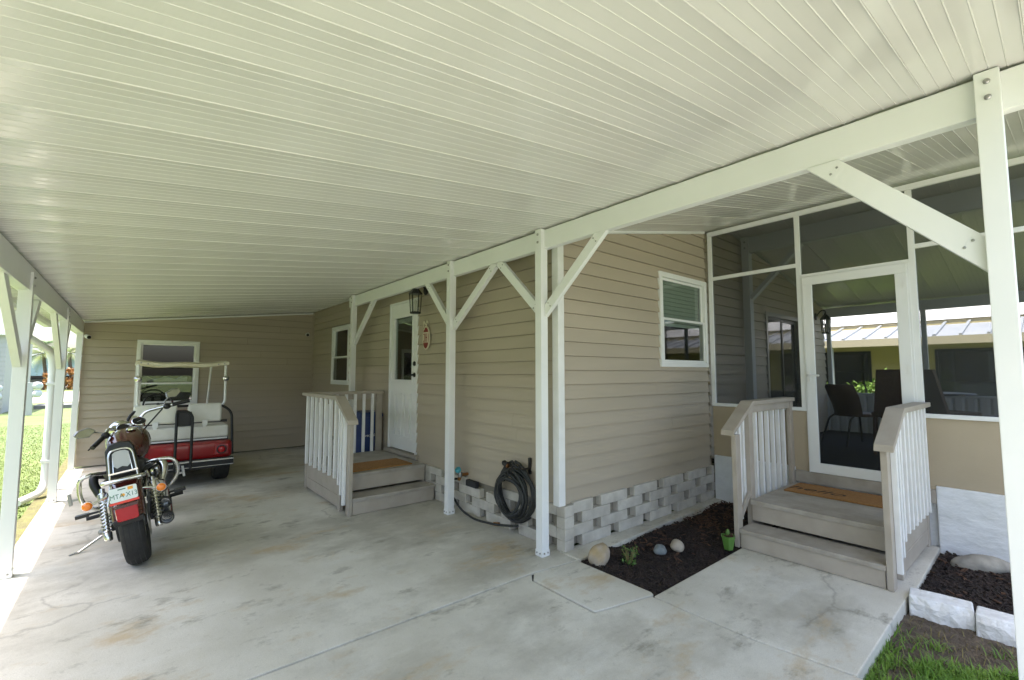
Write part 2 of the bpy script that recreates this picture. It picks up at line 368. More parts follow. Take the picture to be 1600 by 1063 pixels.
def right_grass():
    x, y = random.uniform(2.74, 4.0), random.uniform(-.9, .72)
    lim = 3.62 + .10 * math.sin(y * 9)
    if x > lim: return None
    edge = y > .66 and x < 3.3
    if not edge and (nz(x, y) < -.35 or y > .56 and random.random() < .6 + (x - 3) * .4): return None
    if x > lim - .25 and random.random() < .6: return None
    return (x, y, -.08, 1.0 if not edge else .8)
blades('grass', 'patchy green grass by the walkway at the foot of the white post', 30000, right_grass, .055, .0030, 'grassnear')
blades('grass', 'dry straw blades among the grass beside the walkway edge', 900, lambda: (random.uniform(2.75, 3.8), random.uniform(-.6, .7), -.078, .8), .05, .003, 'grassdry')
def left_grass():
    y = 3.5 + 16 * random.random() ** 1.5; x = -random.uniform(.74, 1.0 + .30 * (y - 2))
    if x > -.86 and random.random() < .6: return None
    return (x, y, -.10, 1.0)
blades('grass', 'sunlit green lawn beyond the left carport posts', 70000, left_grass, .020, .005, 'grasslawn')

# ------------------------------------------------------------------ carport
cp = thing('carport', 'white aluminium carport with ribbed roof pans, braced posts and deep beam', 'carport', (1.0, 5, 0))
PW = .292; PNR = 6
def pan_mesh(x0, x1, zf, bow=.0055):
    # one interlocking roof pan, slightly bowed: flat strips with narrow raised ribs, running along X; y from 0 to PW
    prof = []; st = PW / PNR
    def bz(y): return -bow * (2 * y / PW - 1) ** 2
    for i in range(PNR):
        y = i * st; d = .0015 if i else .003
        prof += [(y, bz(y)), (y + .0015, bz(y) - d), (y + .0035, bz(y) - d), (y + .005, bz(y) + .0006), (y + st * .5, bz(y + st * .5))]
    prof += [(PW - .0012, bz(PW)), (PW, bz(PW) + .003)]
    n = len(prof); low = [[Vector((x, y, zf(x) + t)) for y, t in prof] for x in (x0, x1)]
    up = [[Vector((x, PW * (1 if k else 0), zf(x) + .07)) for k in (0, 1)] for x in (x0, x1)]
    mb = MB(); mb.add(low[0] + low[1], [(i, i + 1, n + i + 1, n + i) for i in range(n - 1)])
    mb.add(up[0] + up[1], [(0, 1, 3, 2)])
    for a, b in ((low[0], up[0]), (low[1], up[1])): mb.add([*a, b[1], b[0]], [tuple(range(n + 2))])
    for i, q in ((0, 0), (n - 1, 1)): mb.add([low[0][i], low[1][i], up[1][q], up[0][q]], [(0, 1, 2, 3)])
    me = bpy.data.meshes.new('roof_pan'); me.from_pydata(mb.v, [], mb.f)
    bm = bmesh.new(); bm.from_mesh(me); bmesh.ops.remove_doubles(bm, verts=bm.verts, dist=1e-5); bmesh.ops.recalc_face_normals(bm, faces=bm.faces); bm.to_mesh(me); bm.free()
    me.materials.append(MT['roofpan']); return me
Y_END = 9.66; Y_FRONT = -.35
meA = pan_mesh(-.98, 2.66, zc)
meB = pan_mesh(-.98, 2.86, zc)
y = Y_END - PW; Y0 = None
while y > Y_FRONT:
    o = link('roof_pan', meB if y > 2.72 else meA, None, cp); o.location = Vector((0, y, random.uniform(-.0008, .0008))) - cp.location; Y0 = y; y -= PW
MB().add([(x, yy, zc(x) + d) for d in (.074, .09) for x in (-1.0, 2.75) for yy in (Y0 - .02, 14.1)], [(0, 1, 3, 2), (4, 6, 7, 5), (0, 4, 5, 1), (2, 3, 7, 6), (0, 2, 6, 4), (1, 5, 7, 3)]).build('roof_skin', 'whiteroof', cp)
# gutter and fascia on the low side
g = MB(); zl = zc(-.98)
g.prism([(-.98, -.65, zl + .07), (-.98, -.65, zl - .05), (-1.0, -.65, zl - .08), (-1.07, -.65, zl - .08), (-1.11, -.65, zl + .03), (-1.11, -.65, zl + .06), (-1.095, -.65, zl + .06), (-1.06, -.65, zl - .06), (-1.0, -.65, zl - .06), (-.99, -.65, zl + .07)], (0, 10.5, 0))
g.build('gutter', 'white', cp)
# beams
BX0, BX1 = 2.585, 2.645
MB().box(BX0, BX1, -.62, 7.16, 2.482, 2.640).build('beam', 'white', cp, bevel=.004)
MB().box(-.69, -.615, -.62, 9.63, 2.06, 2.243).build('beam', 'white', cp, bevel=.004)
def bolt(parent, p, ax, r=.011):
    MB().lathe(p, ax, [(r, 0), (r, .004), (r * .6, .008), (r * .55, .010)], 10).build('bolt', 'steel', parent, smooth=30)
def cpost(x0, x1, y0, y1, z1, bolts):
    mb = MB().box(x0, x1, y0, y1, 0.001, z1); o = mb.build('post', 'white', cp, bevel=.003)
    for q in bolts: bolt(o, (x0 - .0, (y0 + y1) / 2, q), (-1, 0, 0))
    bs = MB().box(x0 - .004, x1 + .004, y0 - .004, y1 + .004, .001, .05).build('base_bracket', 'white', o, bevel=.002)
    for yy in (y0 + .018, y1 - .018): bolt(o, (x0 - .004, yy, .028), (-1, 0, 0), .007)
    for yy in (x0 + .018, x1 - .018): bolt(o, (yy, y0 - .004, .028), (0, -1, 0), .007)
    return o
for yc in (.132, 2.735, 4.135, 6.945): cpost(2.545, 2.620, yc - .036, yc + .036, 2.645, (2.60, 2.535))
for yc in (2.43, 4.885, 7.34): cpost(-.675, -.600, yc - .037, yc + .037, 2.20, ())
for yc in (2.43, 4.885, 7.34):
    for zz in (2.16, 2.10): bolt(cp, (-.600, yc, zz), (1, 0, 0), .010)
def brace(x, ya, za, yb, zb, wx=.042, wd=.075):
    d = Vector((0, yb - ya, zb - za)).normalized(); s = Vector((0, -d.z, d.y)) * wd / 2
    a, b = Vector((x - wx / 2, ya, za)), Vector((x - wx / 2, yb, zb))
    # mitred: vertical cut at the post, level cut at the beam
    def at_y(p): return p + d * ((ya - p.y) / d.y)
    def at_z(p): return p + d * ((zb - p.z) / d.z)
    MB().prism([at_y(a + s), at_y(a - s), at_z(b - s), at_z(b + s)], (wx, 0, 0)).build('brace', 'white', cp, bevel=.002)
    o = [c for c in cp.children if c.name.startswith('brace')][-1]
    for k in (.09, .91):
        for e in (-.018, .018):
            p = a.lerp(b, k) + s.normalized() * e; MB().lathe((p.x, p.y, p.z), (-1, 0, 0), [(.006, 0), (.005, .003), (.002, .004)], 8).build('screw', 'castalu', o)
IX = 2.605
brace(IX, .169, 1.92, .71, 2.481, .05, .10)
brace(IX, 2.772, 1.965, 3.32, 2.481); brace(IX, 2.698, 1.96, 2.11, 2.481)
brace(IX, 4.172, 1.96, 4.67, 2.481); brace(IX, 4.098, 1.95, 3.38, 2.481)
brace(IX, 6.908, 1.93, 6.23, 2.481)
for yc in (2.43, 4.885, 7.34):
    brace(-.652, yc - .038, 1.54, yc - .76, 2.059, .045, .08); brace(-.652, yc + .038, 1.54, yc + .62, 2.059, .045, .08)
# white end trim at the rear wall and its corner board
MB().box(-.69, -.62, 9.60, 9.655, .001, 2.243).build('end_post', 'white', cp, bevel=.003)
# downspout
ds = thing('downspout', 'white round-cornered downspout with curved foot beside the left carport posts', 'downspout', (-.76, 8.1, -.09))
pth = fillet([(-1.04, 7.35, zl - .06), (-1.02, 7.40, 1.93), (-.80, 8.05, 1.72), (-.775, 8.10, 1.55), (-.775, 8.10, .10), (-.80, 8.02, .0), (-.96, 7.80, -.05)], .14, 6)
rings = []
MB().tube(pth, .042, 10).build('pipe', 'white', ds, smooth=50)
for zz in (1.3, .35): MB().box(-.825, -.725, 8.05, 8.15, zz, zz + .03).build('strap', 'white', ds, bevel=.003)

# ------------------------------------------------------------------ house
house = thing('house', 'tan lap-sided house with white windows on a grey block skirting', 'house', (5.5, 6, 0))
EXPO = .1225
class Wall:
    def __init__(s, o, u, n): s.o, s.u, s.n = Vector(o), Vector(u), Vector(n)
    def __call__(s, u, d, z): return s.o + s.u * u + s.n * d + Vector((0, 0, z))
    def box(s, mb, u0, u1, d0, d1, z0, z1):
        p = [s(u, d, z) for z in (z0, z1) for d in (d0, d1) for u in (u0, u1)]
        mb.add(p, [(0, 2, 3, 1), (4, 5, 7, 6), (0, 1, 5, 4), (1, 3, 7, 5), (3, 2, 6, 7), (2, 0, 4, 6)]); return mb
def clip_top(poly, f):
    out = []
    for i in range(len(poly)):
        a, b = poly[i], poly[(i + 1) % len(poly)]; da, db = f(a[0]) - a[1], f(b[0]) - b[1]
        if da >= 0: out.append(a)
        if da * db < 0:
            t = da / (da - db); out.append((a[0] + (b[0] - a[0]) * t, a[1] + (b[1] - a[1]) * t))
    return out
def siding(W, parent, u0, u1, z0, z1, top=None, holes=(), m='siding', proud=.020, expo=EXPO, core=True, joints=True):
    rects = [(u0, u1, z0, z1)]
    z = z0
    while z < z1 - .005:
        zt = min(z + expo, z1); pcs = [(u0, u1, z, zt - .0028 if zt < z1 else zt)]
        for (a, b, c, d) in holes:
            nx = []
            for (p, q, r, t) in pcs:
                if a >= q or b <= p or c >= t or d <= r: nx.append((p, q, r, t)); continue
                if a > p: nx.append((p, a, r, t))
                if b < q: nx.append((b, q, r, t))
                if c > r + .002: nx.append((max(a, p), min(b, q), r, c))
                if d < t - .002: nx.append((max(a, p), min(b, q), d, t))
            pcs = nx
        fin = []
        for (p, q, r, t) in pcs:
            if joints and q - p > 1.6 and not (p < RX < q and top) and random.random() < .35:
                c = random.uniform(p + .4, q - .4); fin += [(p, c - .0008, r, t), (c + .0008, q, r, t)]
            elif top and p < RX - .01 and q > RX + .01: fin += [(p, RX, r, t), (RX, q, r, t)]
            else: fin.append((p, q, r, t))
        for (p, q, r, t) in fin:
            poly = [(p, r), (q, r), (q, t), (p, t)]
            if top: poly = clip_top(poly, top)
            if len(poly) < 3: continue
            n = len(poly); zz = z
            def dep(v, zz=zz): return .003 + proud * (1 - (v - zz) / expo)
            vs = [W(a, dep(b), b) for a, b in poly] + [W(a, -.005, b) for a, b in poly]
            MB().add(vs, [tuple(range(n)), tuple(range(n, 2 * n))[::-1]] + [(i, n + i, n + (i + 1) % n, (i + 1) % n) for i in range(n)]).build('siding_board', m, parent)
        z = zt
def core(W, parent_house, u0, u1, z0, z1, holes=(), top=None, th=.10, m='wallcore', name='wall'):
    us = sorted({u0, u1, *[h for q in holes for h in q[:2]], *([RX] if top and u0 < RX < u1 else [])}); mb = MB()
    for a, b in zip(us[:-1], us[1:]):
        col = [(z0, z1)]
        for (p, q, r, t) in holes:
            if p <= a + 1e-6 and q >= b - 1e-6: col = [x for c0, c1 in col for x in ((c0, min(c1, r)), (max(c0, t), c1)) if x[1] > x[0] + 1e-4]
        for c0, c1 in col:
            poly = [(a, c0), (b, c0), (b, c1), (a, c1)]
            if top: poly = clip_top(poly, top)
            if len(poly) < 3: continue
            n = len(poly); vs = [W(u, -.006, z) for u, z in poly] + [W(u, -th, z) for u, z in poly]
            mb.add(vs, [tuple(range(n)), tuple(range(n, 2 * n))[::-1]] + [(i, n + i, n + (i + 1) % n, (i + 1) % n) for i in range(n)])
    return mb.build(name, m, parent_house)
def window(W, parent, u0, u1, z0, z1, split=.5, fr=.055, blind=0.0, name='window', fm='white'):
    mb = MB()
    for b in ((u0, u1, z1 - fr, z1), (u0, u1, z0, z0 + fr * .9), (u0, u0 + fr, z0 + fr * .9, z1 - fr), (u1 - fr, u1, z0 + fr * .9, z1 - fr)): W.box(mb, b[0], b[1], -.05, .034, b[2], b[3])
    w_ = mb.build(name, fm, parent, bevel=.004)
    zm = z0 + (z1 - z0) * split; a, b = u0 + fr, u1 - fr; c, d = z0 + fr * .9, z1 - fr
    for (r, t, dd, nm) in ((c, zm + .02, .012, 'lower_sash'), (zm - .02, d, -.012, 'upper_sash')):
        s = MB(); f2 = .026
        for q in ((a, b, t - f2, t), (a, b, r, r + f2), (a, a + f2, r + f2, t - f2), (b - f2, b, r + f2, t - f2)): W.box(s, q[0] + .0005, q[1] - .0005, dd - .012, dd + .010, q[2] + .0005, q[3] - .0005)
        s.build(nm, fm, w_)
        p = MB(); W.box(p, a + f2 - .003, b - f2 + .003, dd - .004, dd + .001, r + f2 - .003, t - f2 + .003); p.build('pane', 'glass', w_)
    if blind:
        s = MB(); zz = d - .01
        while zz > d - (d - c) * blind: W.box(s, a + .02, b - .02, -.045, -.038, zz - .045, zz - .004); zz -= .046
        s.build('blind', 'curtain', w_)
    return w_

# side wall (carport side): x = 2.80, u along +Y
WS = Wall((2.80, 0, 0), (0, 1, 0), (-1, 0, 0))
dz0, dz1, dy0, dy1 = .425, 2.42, 5.24, 6.06
sw = (7.64, 8.50, 1.25, 2.275)
hS = [(dy0, dy1, .35, dz1), sw]
side = core(WS, house, 2.70, 9.68, .02, 2.68, hS)
siding(WS, side, 2.724, 9.66, .335, 2.672, None, hS)
window(WS, house, *sw, split=.46)
# front wall: y = 2.70, u along +X
WF = Wall((0, 2.70, 0), (1, 0, 0), (0, -1, 0))
fw = (4.235, 5.21, 1.515, 2.53)
fw = (4.235, 5.225, 1.515, 2.53)
def ftop(x): return zp(x) - .03
slider = (6.93, 8.20, .47, 2.33)
front = core(WF, house, 2.775, 9.45, .02, 3.4, [fw, slider], ftop)
siding(WF, front, 2.768, 5.238, .372, 3.4, ftop, [fw])
siding(WF, front, 5.262, 9.44, .455, 3.4, ftop, [slider])
window(WF, house, *fw, split=.5, blind=.55)
MB().prism([(2.86, 2.672, ftop(2.86) + .002), (5.238, 2.672, ftop(5.238) + .002), (5.238, 2.672, ftop(5.238) + .035), (2.86, 2.672, ftop(2.86) + .035)], (0, .03, 0)).build('gable_trim', 'white', house)
# rear wall of the carport: y = 9.68, u along +X
WR = Wall((0, 9.68, 0), (1, 0, 0), (0, -1, 0))
rw = (.032, .885, .905, 1.995)
def rtop(x): return zc(x) - .012
rear = core(WR, house, -.62, 2.80, .02, 2.7, [rw], rtop)
siding(WR, rear, -.618, 2.782, .02, 2.7, rtop, [rw])
window(WR, house, *rw, split=.335)
MB().prism([(-.62, 9.64, rtop(-.62) - .03), (2.79, 9.64, rtop(2.79) - .03), (2.79, 9.64, rtop(2.79) - .004), (-.62, 9.64, rtop(-.62) - .004)], (0, .022, 0)).build('ceiling_trim', 'white', house)
MB().box(2.762, 2.788, 9.635, 9.66, .02, 2.66).build('inside_corner_trim', 'siding', house)
MB().box(2.60, 2.72, 9.642, 9.664, 2.19, 2.31)
# closed shell behind: far walls, floor, roof
WE = Wall((9.45, 0, 0), (0, 1, 0), (1, 0, 0))
core(WE, house, 2.70, 14, .02, 2.6)
WB = Wall((0, 14, 0), (1, 0, 0), (0, 1, 0))
core(WB, house, -.62, 9.45, .02, 3.4, (), ftop)
WL = Wall((-.62, 0, 0), (0, 1, 0), (-1, 0, 0))
core(WL, house, 9.68, 14, .02, 2.22)
MB().box(-.6, 9.4, 9.7, 13.95, .3, .34).build('floor', 'interior', house); MB().box(2.9, 9.4, 2.8, 9.7, .3, .34).build('floor', 'interior', house)
MB().prism([(2.70, 2.66, zp(2.7) + .005), (RX, 2.66, RZ + .005), (9.85, 2.66, zp(9.85) + .005), (9.85, 2.66, zp(9.85) + .1), (RX, 2.66, RZ + .13), (2.70, 2.66, zp(2.7) + .1)], (0, 11.5, 0)).build('roof', 'whiteroof', house)
# corner board at the house corner
MB().box(2.692, 2.764, 2.650, 2.722, .372, 2.63).build('corner_board', 'whitebright', house, bevel=.004)
# things seen inside the rear window
MB().box(.11, .80, 9.90, 10.2, .9, 1.30).build('shelf', 'interior', house)
s = MB()
rg = []
for k in range(9):
    u = .12 + .62 * k / 8; hh = .07 + .03 * math.sin(k * 1.9); rg.append([(u, 9.85, 1.30), (u, 9.84, 1.30 + hh * .8), (u, 9.90, 1.30 + hh), (u, 10.0, 1.30 + hh), (u, 10.05, 1.30)])
tag(MB().loft(rg).build('folded_cloth', 'vinyl', None, smooth=60), 'pale folded cloth lying behind the rear window glass', 'cloth')

# entry door
door = MB(); WS.box(door, dy0 + .03, dy1 - .03, -.02, .012, dz0 + .012, dz1 - .03)
zg0, zg1, yg0, yg1 = 1.36, 2.20, dy0 + .15, dy1 - .15
mb = MB()
for q in ((dy0 + .03, dy1 - .03, dz0 + .012, zg0), (dy0 + .03, dy1 - .03, zg1, dz1 - .03), (dy0 + .03, yg0, zg0, zg1), (yg1, dy1 - .03, zg0, zg1)): WS.box(mb, q[0], q[1], -.03, .012, q[2], q[3])
door = mb.build('door', 'white', house)
mb = MB()
for q in ((dy0, dy0 + .028, dz0, dz1), (dy1 - .028, dy1, dz0, dz1), (dy0 + .028, dy1 - .028, dz1 - .028, dz1)): WS.box(mb, q[0], q[1], -.05, .030, q[2], q[3])
mb.build('door_frame', 'white', door, bevel=.003)
mb = MB(); e = .035
for q in ((yg0 - e, yg1 + e, zg0 - e, zg0), (yg0 - e, yg1 + e, zg1, zg1 + e), (yg0 - e, yg0, zg0, zg1), (yg1, yg1 + e, zg0, zg1)): WS.box(mb, q[0], q[1], .0125, .026, q[2], q[3])
mb.build('lite_frame', 'white', door, bevel=.004)
mb = MB(); WS.box(mb, yg0, yg1, -.006, .0, zg0, zg1); mb.build('pane', 'glass', door)
mb = MB()
for k in range(4): WS.box(mb, yg0 + .02, yg1 - .02, -.028, -.022, zg1 - .022 - k * .016, zg1 - .010 - k * .016)
mb.build('blind', 'whitebright', door)
for ya in (dy0 + .16, dy0 + .44):
    mb = MB()
    for q in ((ya, ya + .20, 1.16, 1.18), (ya, ya + .20, .60, .62), (ya, ya + .02, .62, 1.16), (ya + .18, ya + .20, .62, 1.16)): WS.box(mb, q[0], q[1], .0125, .026, q[2], q[3])
    WS.box(mb, ya + .055, ya + .145, .0125, .024, .66, 1.12); mb.build('panel', 'white', door, bevel=.003)
mb = MB().lathe((2.80 - .013, dy0 + .085, 1.57), (-1, 0, 0), [(.030, 0), (.030, .012), (.022, .02), (.010, .022)], 16); mb.build('deadbolt', 'blackmetal', door, smooth=30)
mb = MB().lathe((2.80 - .013, dy0 + .085, 1.425), (-1, 0, 0), [(.030, 0), (.030, .010), (.012, .015), (.012, .05)], 16); mb.tube([(2.74, dy0 + .085, 1.425), (2.735, dy0 + .12, 1.424), (2.735, dy0 + .20, 1.418)], [.012, .011, .008], 8)
mb.build('lever_handle', 'blackmetal', door, smooth=40)
WSb = MB(); WS.box(WSb, dy0 - .05, dy1 + .05, -.02, .05, .372, .423); WSb.build('door_sill', 'taupe', door, bevel=.004)

# block skirting
skirt = MB().box(2.90, 5.24, 2.845, 2.865, -.05, .40).box(2.90, 2.92, 2.9, 9.6, -.05, .38).build('skirting', 'dark', house)  # near-black backing sheet stands in for the shade inside the block gaps
BL, BG, BH = .375, .115, .0925
def blk(x0, x1, y0, y1, z, hgt=BH):
    mb = MB().box(x0, x1, y0, y1, z + .0008, z + hgt - .0008); mb.build('block', 'block', skirt, bevel=.004, bseg=1)
for r in range(4):                       # front: four courses with open gaps between the blocks
    z = .013 + r * BH; u = 2.96 if r in (0, 2) else 3.21
    if r in (1, 3): blk(2.856, 3.10, 2.645, 2.84, z)
    while u < 5.23:
        e = min(u + BL, 5.232)
        if e - u > .05: blk(u, e, 2.645 + random.uniform(-.006, .006), 2.84, z)
        u += BL + BG
for r in range(4):                       # carport side
    z = .002 + r * .0915
    blk(2.742, 2.852, 2.640 + random.uniform(-.003, .003), 2.735, z, .0915)
    u = 2.85 if r in (0, 2) else 2.74
    if r in (1, 3): blk(2.745, 2.88, 2.74, 2.98, z, .0915 if r < 3 else .08); u = 3.10
    while u < 9.6:
        e = min(u + BL, 9.62)
        if r < 3 or random.random() < .8: blk(2.745 + random.uniform(-.005, .006), 2.89, u, e, z, .0915 if r < 3 else .08)
        u += BL + BG
# ------------------------------------------------------------------ screened porch
por = thing('screened_porch', 'white framed screened porch with beige kick panels and white stucco base', 'porch', (7.3, .9, 0))
XS = 5.25
def pbar(name, x0, x1, y0, y1, z0, z1, m='white', parent=None, bev=.003): return MB().box(x0, x1, y0, y1, z0, z1).build(name, m, parent or por, bevel=bev)
pbar('top_rail', XS - .025, XS + .025, -1.0, 2.645, 3.075, 3.125)
for yc in (2.622, 1.690, .800, -.10, -.9): pbar('upright', XS - .0225, XS + .0225, yc - .0225, yc + .0225, 1.105, 3.073)
for a, b in ((1.713, 2.599), (-.077, .777), (-.877, -.123)): pbar('mid_rail', XS - .02, XS + .02, a, b, 2.54, 2.58)
for a, b in ((1.64, 2.645), (-1.0, .85)):
    pbar('sill_rail', XS - .026, XS + .026, a if a > 0 else a, b, 1.068, 1.103)
    pbar('kick_panel', XS - .006, XS + .014, a, b, .505, 1.066, 'beigepanel', bev=0)
pbar('stucco_base', XS - .022, XS + .12, 1.80, 2.64, -.1, .503, 'stucco', bev=.01)
pbar('stucco_base', XS - .022, XS + .12, -1.0, .74, -.1, .503, 'stucco', bev=.01)
pbar('stucco_base', XS + .03, XS + .12, .745, 1.795, -.1, .44, 'stucco', bev=.005)
pbar('kick_board', XS - .028, XS + .026, .742, 1.798, .36, .470, 'taupeworn'); pbar('kick_panel', XS - .006, XS + .014, .742, .836, .472, .504, 'beigepanel', bev=0); pbar('kick_panel', XS - .006, XS + .014, 1.664, 1.798, .472, .504, 'beigepanel', bev=0)
pbar('door_header', XS - .02, XS + .02, .823, 1.667, 2.425, 2.455)
for a, b, c, d in ((1.713, 2.599, 1.104, 2.539), (1.713, 2.599, 2.581, 3.074), (.823, 1.667, 2.456, 3.074), (-.077, .777, 1.104, 2.539), (-.077, .777, 2.581, 3.074), (-.877, -.123, 1.104, 2.539), (-.877, -.123, 2.581, 3.074)):
    pbar('screen', XS - .002, XS + .002, a, b, c, d, 'screen', bev=0)
pbar('end_screen', 5.28, 9.42, -.404, -.400, .46, 2.55, 'screen', bev=0)
# screen door
mb = MB(); y0, y1, z0, z1, f = .838, 1.660, .474, 2.422, .085
for q in ((y0, y1, z1 - f, z1), (y0, y1, z0, z0 + f * 1.1), (y0, y0 + f, z0 + f * 1.1, z1 - f), (y1 - f, y1, z0 + f * 1.1, z1 - f)): mb.box(XS - .034, XS - .002, q[0], q[1], q[2], q[3])
sdoor = mb.build('storm_door', 'white', por, bevel=.004)
MB().box(XS - .019, XS - .015, y0 + f - .004, y1 - f + .004, z0 + f, z1 - f + .004).build('screen', 'doorscreen', sdoor)
mb = MB().box(XS - .046, XS - .0345, 1.615, 1.645, 1.36, 1.47).tube(fillet([(XS - .04, 1.63, 1.43), (XS - .085, 1.63, 1.43), (XS - .085, 1.53, 1.425)], .02), [.009] * 8, 8)
mb.build('handle', 'whitebright', sdoor, bevel=0, smooth=40)
for zz in (.75, 1.45, 2.2): MB().box(XS - .040, XS - .0345, .842, .868, zz, zz + .07).build('hinge', 'white', sdoor)
mb = MB().box(XS - .030, XS + .03, .8225, .837, .47, 2.424); mb.build('door_jamb', 'white', por); MB().box(XS - .030, XS + .03, 1.6605, 1.6675, .47, 2.424).build('door_jamb', 'white', por)
# porch floor, outer wall, ridge post and beam
pbar('floor', XS + .02, 9.47, -1.0, 2.69, .40, .452, 'carpet', bev=0)
XO = 9.45
mb = MB()
yy = -1.0
while yy < 2.68:
    mb.prism([(XO, yy, .454), (XO - .018, yy + .03, .454), (XO - .018, yy + .10, .454), (XO, yy + .13, .454), (XO + .02, yy + .13, .454), (XO + .02, yy, .454)], (0, 0, .62)); yy += .1305
mb.build('corrugated_kick_wall', 'porchwhite', por)
pbar('outer_rail', XO - .025, XO + .025, -1.0, 2.69, 1.076, 1.115, 'porchwhite')
pbar('outer_beam', XO - .04, XO + .04, -1.0, 2.69, 2.43, 2.585, 'porchwhite')
for yc in (2.62, 1.355, .05): pbar('outer_post', XO - .03, XO + .03, yc - .03, yc + .03, 1.117, 2.428, 'porchwhite')
pbar('ridge_post', 6.13, 6.23, 2.55, 2.64, .454, 3.235, 'porchwhite')
pbar('ridge_beam', 6.14, 6.22, -1.0, 2.548, 3.02, 3.225, 'porchwhite')
for zz in (3.17, 3.09): bolt(por, (6.129, 2.595, zz), (-1, 0, 0), .014)
MB().bar((6.18, 2.55, 2.42), (6.18, 1.95, 3.02), .05, .08, (1, 0, 0)).build('ridge_brace', 'porchwhite', por)
mc = pan_mesh(2.625, RX, zp); md = pan_mesh(RX, 9.85, zp)
yy = 2.655 - PW
while yy > Y_FRONT:
    for me in (mc, md): o = link('roof_pan', me, None, por); o.location = Vector((0, yy, 0)) - por.location
    yy -= PW
MB().add([(x, q, zp(x) + d) for q in (yy + PW - .02, 2.66) for d in (.074, .09) for x in (2.62, RX, 9.87)], [(0, 1, 4, 3), (1, 2, 5, 4), (6, 9, 10, 7), (7, 10, 11, 8), (0, 6, 7, 1), (1, 7, 8, 2), (3, 4, 10, 9), (4, 5, 11, 10), (0, 3, 9, 6), (2, 8, 11, 5)]).build('roof_skin', 'whiteroof', por)
# sliding door in the porch wall
mb = MB(); a, b, c, d = slider
for q in ((a, b, d - .06, d), (a, b, c, c + .06), (a, a + .05, c + .06, d - .06), (b - .05, b, c + .06, d - .06)): WF.box(mb, q[0], q[1], -.05, .03, q[2], q[3])
sl = mb.build('sliding_door', 'castalu', house)
for q in ((a + .05, (a + b) / 2, .0), ((a + b) / 2, b - .05, -.025)):
    mb = MB()
    for k in ((q[0], q[1], d - .11, d - .06), (q[0], q[1], c + .06, c + .12), (q[0], q[0] + .045, c + .12, d - .11), (q[1] - .045, q[1], c + .12, d - .11)): WF.box(mb, k[0], k[1], q[2] - .012, q[2] + .010, k[2], k[3])
    s_ = mb.build('sash', 'blackmetal', sl); mb = MB(); WF.box(mb, q[0] + .04, q[1] - .04, q[2] - .003, q[2] + .001, c + .11, d - .10); mb.build('pane', 'glass', sl)

# ------------------------------------------------------------------ steps
def stairs(name, label, mapf, run, zdeck, ztread, width, rails, depth_deck, loc):
    # local frame: s = way up, l = sideways; mapf(s, l, z) -> world
    t = thing(name, label, 'steps', loc)
    def bx(nm, s0, s1, l0, l1, z0, z1, m='taupe', bev=.004, par=None):
        p = [mapf(s, l, z) for z in (z0, z1) for l in (l0, l1) for s in (s0, s1)]
        return MB().add(p, [(0, 2, 3, 1), (4, 5, 7, 6), (0, 1, 5, 4), (1, 3, 7, 5), (3, 2, 6, 7), (2, 0, 4, 6)]).build(nm, m, par or t, bevel=bev)
    def pl(nm, pts, l0, l1, m='taupe'):      # outline in (s, z), extruded sideways
        n = len(pts); vs = [mapf(s, l0, z) for s, z in pts] + [mapf(s, l1, z) for s, z in pts]
        return MB().add(vs, [tuple(range(n)), tuple(range(n, 2 * n))[::-1]] + [(i, n + i, n + (i + 1) % n, (i + 1) % n) for i in range(n)]).build(nm, m, t, bevel=.004)
    bx('riser', .012, .034, .006, width - .006, .004, ztread - .0385)
    bx('tread', 0, run + .03, 0, width, ztread - .037, ztread, 'taupeworn', .006)
    bx('riser', run + .012, run + .034, .006, width - .006, ztread + .022, zdeck - .0385)
    nb = 7; dw = depth_deck / nb
    n_ = max(1, int(round(depth_deck / .14)))
    for k in range(n_):
        a = run + depth_deck * k / n_; b = run + depth_deck * (k + 1) / n_
        bx('deck_board', a + (.001 if k else 0), b - .001, 0, width, zdeck - .037, zdeck, 'taupeworn', .003)
    end = run + depth_deck
    for side in rails:
        l0, l1, so = (-.040, -.002, -1) if side == 'lo' else (width + .002, width + .040, 1)
        lb0, lb1 = (l0 - .034, l0 - .001) if so < 0 else (l1 + .001, l1 + .034)
        # side skirting boards under the deck
        bx('side_board', run + .12, end - .05, min(l0, l1) + .004, max(l0, l1) - .012, .03, .15)
        bx('side_board', run + .12, end - .05, min(l0, l1) + .004, max(l0, l1) - .010, .153, zdeck - .04)
        zt = 1.20
        bx('post', .0, .085, l0, l1, .002, .925); bx('post', run + .03, run + .115, l0, l1, .002, zt - .04); bx('post', end - .05, end + .035, l0, l1, .002, zt - .04)
        cl0, cl1 = min(l0, lb0) - .018, max(l1, lb1) + .018
        sk = run + .09
        pl('handrail', [(-.075, .925), (-.06, .970), (sk, zt + .0), (end + .045, zt), (end + .045, zt - .038), (sk + .012, zt - .038)], cl0, cl1)
        # balusters on the outer face, below the cap
        n1 = 7; s0 = run + .15
        for k in range(n1):
            s = s0 + (end - .10 - s0) * k / (n1 - 1); bx('baluster', s - .017, s + .017, lb0, lb1, zdeck - .045, zt - .04, 'whitebright', .003)
        for k in range(3):
            s = -.0 + .10 + k * (run - .07) / 2.2; zz = .925 + (zt - .965) * (s + .07) / (sk + .08)
            bx('baluster', s - .017, s + .017, lb0, lb1, .10 + .09 * k, zz, 'whitebright', .003)
        bx('apron', run + .118, end - .052, l0 + .004, l1 - .004, zt - .105, zt - .039)
        pl('lower_rail', [(.086, .20), (.086, .25), (run + .029, .42), (run + .029, .37)], l0 + .006, l1 - .006)
    return t, bx, pl
